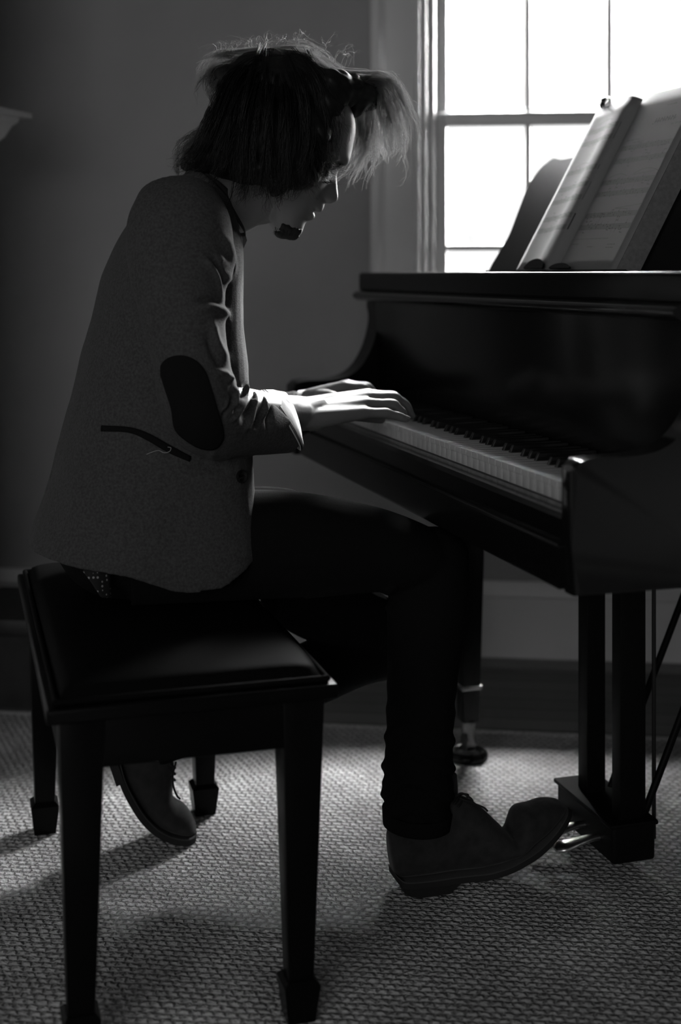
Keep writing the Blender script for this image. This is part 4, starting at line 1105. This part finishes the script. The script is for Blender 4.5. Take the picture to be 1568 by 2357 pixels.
# little wrinkles running along the cuff
for i in range(22):
    for j in range(48):
        C = Rc[i].mean(0); r_ = Rc[i, j]-C; a_ = 2*math.pi*j/48
        Rc[i, j] = C+r_*(1+.022*noise.noise(Vector((a_*3.2, i*.10, 1.7)))+.012*noise.noise(Vector((a_*8, i*.25, 4.1))))
Rc = np.concatenate([Rc, np.array(inner)])
V, Fc = rings_mesh(Rc, False); cuff = mm('shirt_cuff', V, Fc, M['shirt']); cuff.modifiers.new('s', 'SOLIDIFY').thickness = .0015; cuff['label'] = 'pale folded-back shirt cuff'
for q in (.12, .2):      # stitching along the cuff edge
    V, Fc = rings_mesh(tube_rings(list(Rc[int(q*22)]*1.0)+[Rc[int(q*22)][0]], .0007, None, 6, 120), False); mm('cuff_stitch', V, Fc, M['collar'], cuff)
V, Fc = rings_mesh(tube_rings([ELl*.1+WRl*.9, WRl, WRl*1.0+(WRl-ELl)*.03], [.040, .036, .033], None, 32, 12), False); mm('shirt_cuff', V, Fc, M['shirt'])
# dotted shirt tail showing under the jacket hem
V = []
for i in range(12):
    for j in range(10):
        a, b_ = i/11, j/9
        x = 192+a*64; y = 1300+b_*(14+62*min(1, a*1.5)); V.append(MU(x, y, -.150-.012*math.sin(a*math.pi)-.01*b_))
Fc = [(i*10+j, i*10+j+1, i*10+j+11, i*10+j+10) for i in range(11) for j in range(9)]
o = mm('shirt_tail', V, Fc, M['dots']); o.modifiers.new('s', 'SOLIDIFY').thickness = .002; o['label'] = 'dark dotted shirt tail'
# loose thread by the pocket
V = []
P_ = [(338, 1045), (350, 1040), (365, 1036), (378, 1041), (390, 1038), (393, 1030), (386, 1028)]
tp = []
for x, y in P_:
    h_ = cast(x, y); tp.append(np.array(h_[0]+h_[1]*.003))
V, Fc = round_tube(tp, .00035, 6, 60); o = mm('loose_thread', V, Fc, M['shirt'], jacket)
# ---- hair: a dense mass with loose wavy locks over it
hm = Shell()
def hb(x, y, r, w, rw):      # lump of hair: picture place, radius in pixels, sideways place and half width
    hm.ball(MU(x, y, w), (r*K1, rw, r*K1), 14)
for q in ((612, 222, 104, HW, .092), (672, 214, 92, HW, .090), (722, 222, 66, HW, .078), (570, 312, 104, HW, .100), (640, 330, 92, HW-.012, .094), (520, 345, 72, HW, .094), (468, 366, 38, HW, .075), (440, 372, 22, HW, .06),
          (600, 385, 50, HW-.02, .090), (680, 385, 44, HW-.030, .066), (700, 330, 46, HW-.032, .062), (560, 398, 38, HW-.01, .09), (516, 180, 30, HW, .05), (765, 208, 36, HW, .064), (800, 215, 33, HW, .050), (828, 222, 30, HW, .042), (815, 245, 24, HW+.01, .036),
          (700, 270, 52, HW-.03, .064), (712, 262, 46, HW-.035, .056), (718, 312, 42, HW-.045, .056), (705, 362, 42, HW-.042, .054), (735, 285, 26, HW-.055, .030), (728, 345, 24, HW-.055, .028), (705, 400, 30, HW-.045, .044), (745, 205, 46, HW-.02, .064), (738, 240, 40, HW-.050, .044), (768, 205, 44, HW-.02, .056), (770, 212, 38, HW-.01, .052), (805, 206, 34, HW-.01, .046), (838, 214, 28, HW, .038), (842, 240, 22, HW+.02, .034), (636, 408, 30, HW-.035, .06)):
    hb(*q)
# hair growing close over the scalp: everything behind the hairline
HAIRLINE = [(812, 222), (790, 240), (768, 262), (754, 288), (747, 330), (741, 378), (728, 404), (700, 424), (640, 440), (560, 440)]
def behind(q):
    x, y = q; hl = HAIRLINE
    if y < hl[0][1]: return x < 815
    if y > 440: return False
    return x < np.interp(y, [p_[1] for p_ in hl[:-1]], [p_[0] for p_ in hl[:-1]])
NTs = len(tt)
for i in range(0, NTs, 4):
    for j in range((i//4) % 2*3, NT, 6):
        v = np.asarray(HEADV[i*NT+j]); q = pix(v[None])[0]
        sidew = v[1]-HW
        if behind(q) or (sidew > .0 and behind((q[0]-14, q[1]))): hm.ball(v-(v-hc)*.02, .0150, 6)
hme = remesh(hm.V, hm.F, .0036, 6, .5)
n = len(hme.vertices); co = np.empty(n*3, np.float32); hme.vertices.foreach_get('co', co); co = co.reshape(-1, 3)
no = np.empty(n*3, np.float32); hme.vertices.foreach_get('normal', no); no = no.reshape(-1, 3)
dn = np.empty(n)
for i, c in enumerate(co):
    v = Vector(map(float, c)); r = v-Vector(map(float, MU(620, 150, HW)))
    ang = math.atan2(r.x, -r.z+.02)
    dn[i] = .0055*noise.noise(v*26)+.0007*math.sin(ang*34+5*noise.noise(v*16))*1.0+.0005*math.sin(ang*75+8*noise.noise(v*24+Vector((3, 1, 2))))
co = co+no*dn[:, None].astype(np.float32); hme.vertices.foreach_set('co', co.ravel()); hme.update()
hair = addmesh('hair', hme, M['hair']); hair['label'] = 'tousled dark wavy hair'

GV = []; GF = []
def lock(pts, count, root, tip, wav=.0022, rad=.00034, lo=.72, hi=1.04, seed=0, turns=2.2, np_=16):
    r = np.random.default_rng(seed+len(GV))
    G = catmull([MU(*p) for p in pts], np_)
    s = np.linspace(0, 1, np_)[:, None]
    for k in range(count):
        if k % 11 == 0: q0 = r.normal(0, root, 3); q1 = r.normal(0, tip, 3); qp = r.uniform(0, 6.28, 3)   # strands hang together in clumps
        o0 = q0+r.normal(0, root*.28, 3); o1 = q1+r.normal(0, tip*.20, 3); L_ = r.uniform(lo, hi); ph = qp+r.normal(0, .35, 3); fr = turns*r.uniform(.6, 1.5)
        t = np.clip(s*L_, 0, 1.0)
        P = np.column_stack([np.interp(t[:, 0]*(np_-1), np.arange(np_), G[:, q]) for q in range(3)])
        P = P+o0*(1-s)+o1*s+wav*s*np.column_stack([np.sin(fr*6.28*s[:, 0]+ph[q]) for q in range(3)])*r.uniform(.3, 1.6)
        T_ = np.gradient(P, axis=0); T_ /= np.linalg.norm(T_, axis=1)[:, None]+1e-9
        a = np.cross(T_, [.3, .9, .2]); a /= np.linalg.norm(a, axis=1)[:, None]+1e-9; b2 = np.cross(T_, a)
        rr = rad*(1-.75*s**2)*r.uniform(.7, 1.3)
        o = len(GV)
        for ang in (0, 2.094, 4.189):
            GV.extend((P+a*rr*math.cos(ang)+b2*rr*math.sin(ang)).tolist())
        for q in range(3):
            q2 = (q+1) % 3
            for i in range(np_-1):
                GF.append((o+q*np_+i, o+q2*np_+i, o+q2*np_+i+1, o+q*np_+i+1))
N_ = -.115
# near side, falling from the crown
for (pts, c) in (
    ([(600, 146, -.055), (540, 180, -.09), (500, 270, -.11), (460, 350, -.10), (418, 385, -.07)], 90),
    ([(610, 146, -.055), (560, 210, -.105), (530, 300, N_), (500, 390, N_), (470, 402, -.09)], 90),
    ([(620, 146, -.055), (590, 220, N_), (570, 320, -.125), (560, 420, -.12), (545, 440, -.11)], 90),
    ([(635, 146, -.055), (625, 220, N_), (615, 330, -.125), (610, 430, -.12), (600, 444, -.11)], 90),
    ([(650, 146, -.055), (660, 220, -.112), (655, 330, -.125), (650, 425, -.12), (640, 442, -.115)], 90),
    ([(665, 146, -.055), (690, 210, -.105), (700, 310, N_), (690, 400, -.11), (672, 434, -.105)], 90),
    ([(680, 148, -.055), (715, 200, -.10), (735, 290, -.10), (728, 370, -.10), (712, 420, -.095)], 90),
    ([(690, 150, -.055), (735, 200, -.09), (752, 280, -.092), (752, 340, -.088), (742, 402, -.08)], 70),
    ([(690, 150, -.055), (740, 195, -.085), (768, 255, -.080), (775, 300, -.078), (768, 345, -.07)], 16)):
    lock(pts, int(c*1.8), .011, .012, .0045, .00045)
# wisps across temple, eye and cheek
for pts, c in (([(735, 300, -.095), (748, 350, -.09), (752, 385, -.085), (770, 408, -.06)], 26), ([(720, 330, -.1), (735, 380, -.092), (742, 405, -.08), (768, 415, -.05)], 26), ([(740, 340, -.095), (752, 372, -.09), (764, 392, -.07), (786, 385, -.05)], 14), ([(705, 360, -.105), (715, 405, -.098), (712, 425, -.095), (722, 442, -.085)], 22)):
    lock([(x, y, w-.012) for x, y, w in pts], c*2, .006, .0075, .004, .00032)
mm('hair_locks', GV, GF, M['darkstrand'], hair, True)
GV = []; GF = []
# crown and back outline
for pts, c in (
    ([(640, 128, -.02), (590, 118, -.02), (540, 122, -.02), (495, 128, -.02), (475, 160, -.02)], 60), ([(620, 130, -.02), (560, 135, -.02), (505, 130, -.02), (472, 170, -.02), (482, 205, -.02)], 70),
    ([(600, 140, -.02), (540, 150, -.03), (495, 165, -.03), (478, 200, -.03), (488, 228, -.03)], 60), ([(560, 160, -.04), (510, 180, -.04), (490, 215, -.04), (492, 260, -.04), (480, 290, -.03)], 60),
    ([(520, 220, -.03), (492, 262, -.03), (462, 300, -.03), (430, 340, -.03), (416, 380, -.03)], 90), ([(520, 250, -.02), (480, 300, -.02), (440, 330, -.02), (420, 360, -.02), (424, 395, -.03)], 60),
    ([(480, 320, -.03), (440, 350, -.035), (420, 375, -.04), (428, 393, -.05), (446, 385, -.06)], 50),
    ([(600, 130, -.02), (650, 104, -.02), (700, 108, -.02), (760, 140, -.02), (800, 172, -.02)], 60), ([(640, 125, -.03), (690, 118, -.04), (740, 140, -.05), (785, 175, -.05), (810, 200, -.05)], 90),
    ([(660, 125, -.04), (710, 135, -.07), (750, 165, -.08), (780, 205, -.075), (770, 240, -.07)], 80), ([(650, 122, .03), (700, 120, .04), (760, 150, .04), (800, 185, .03), (830, 200, .02)], 80)):
    lock(pts, c, .008, .008, .0035)
# forelock hanging forward of the brow
for pts, c in (
    ([(760, 175, -.02), (820, 182, -.02), (870, 180, -.02), (905, 200, -.02), (928, 262, -.02), (938, 325, -.02)], 70),
    ([(765, 180, -.03), (830, 185, -.04), (880, 185, -.04), (912, 225, -.04), (925, 285, -.04), (922, 335, -.04)], 80),
    ([(770, 185, -.03), (830, 190, -.03), (868, 200, -.03), (888, 240, -.03), (898, 290, -.03), (890, 335, -.03)], 60),
    ([(775, 190, .0), (830, 195, .01), (862, 215, .01), (870, 265, .01), (866, 320, .01), (872, 365, .01)], 80),
    ([(775, 190, .02), (830, 205, .03), (850, 250, .03), (850, 310, .03), (838, 360, .03), (815, 402, .03)], 90),
    ([(775, 195, .03), (815, 215, .045), (832, 265, .05), (830, 325, .05), (815, 375, .05), (790, 412, .04)], 90),
    ([(780, 190, -.01), (840, 195, .0), (880, 225, .0), (905, 290, .0), (915, 345, .0), (895, 372, .0)], 70),
    ([(770, 200, .03), (820, 230, .05), (845, 290, .055), (870, 340, .05), (900, 365, .04)], 60),
    ([(780, 185, -.02), (845, 180, -.02), (872, 195, -.025), (884, 250, -.03), (905, 310, -.03)], 40)):
    lock(pts, int(c*1.3), .0085, .0125, .0055, .00055, .6, 1.06)
# flyaways
rf = np.random.default_rng(11)
for k in range(46):
    a = rf.uniform(.05, 1.0); x = 480+330*a; y = 128-34*math.sin(a*2.6)+60*max(0, a-.6)**1.2
    lock([(x+rf.uniform(-20, 20), y+28, rf.uniform(-.06, .03)), (x, y, rf.uniform(-.07, .03)), (x+rf.uniform(-26, 26), y-rf.uniform(2, 22), rf.uniform(-.07, .03)), (x+rf.uniform(-50, 50), y-rf.uniform(-10, 26), rf.uniform(-.07, .03))], 2, .003, .005, .005, .00020, np_=12)
for k in range(26):
    t = rf.uniform(0, 1); x = 520-100*t; y = 200+185*t
    lock([(x+30, y, -.03), (x, y+8, rf.uniform(-.06, .01)), (x-rf.uniform(5, 22), y+rf.uniform(0, 30), rf.uniform(-.06, .01))], 2, .003, .005, .004, .00020, np_=10)
mm('hair_locks', GV, GF, M['strand'], hair, True)
# chin beard and faint eyebrow
GV = []; GF = []
bs = Shell()
for i in range(0, len(tt), 2):
    for j in range(0, NT, 3):
        v = np.asarray(HEADV[i*NT+j]); rel = (v-hc)/K1; t_, f_ = rel.dot(ax), rel.dot(fw)
        if 96 < f_ < 144 and t_ > 158.5-(f_-98)*.40: bs.ball(v, .0038, 6)
bs.ball(hp(166, 118, 0), (.018, .022, .010), 8)
bme = remesh(bs.V, bs.F, .0022, 4, .5); beard = addmesh('beard', bme, M['beard']); beard['label'] = 'short dark chin beard'
for k in range(90):
    a = rf.uniform(0, 1); x = 632+54*a; y = 526+10*math.sin(a*3.1); w = HW+rf.uniform(-.036, .03)
    lock([(x, y-6, w), (x-1, y+4, w), (x-4+rf.uniform(-4, 4), y+12+rf.uniform(-3, 4), w)], 1, .001, .0015, .0012, .00030, np_=8)
mm('beard_hairs', GV, GF, M['beard'], beard, True)
GV = []; GF = []
for k in range(60):
    a = rf.uniform(0, 1); x = 768+24*a; y = 392-16*a-2
    lock([(x, y, -.068+.030*a), (x-8, y+4, -.072+.03*a), (x-16, y+10, -.076+.03*a)], 1, .0015, .002, .0008, .00028, np_=6)
for k in range(24):
    a = rf.uniform(0, 1)
    lock([(738+22*a, 418-2*a, -.068+.02*a), (744+22*a, 422-2*a, -.072+.02*a), (752+20*a, 421-3*a, -.074+.02*a)], 1, .0006, .001, .0004, .00030, np_=6)
mm('eyebrow', GV, GF, M['beard'])
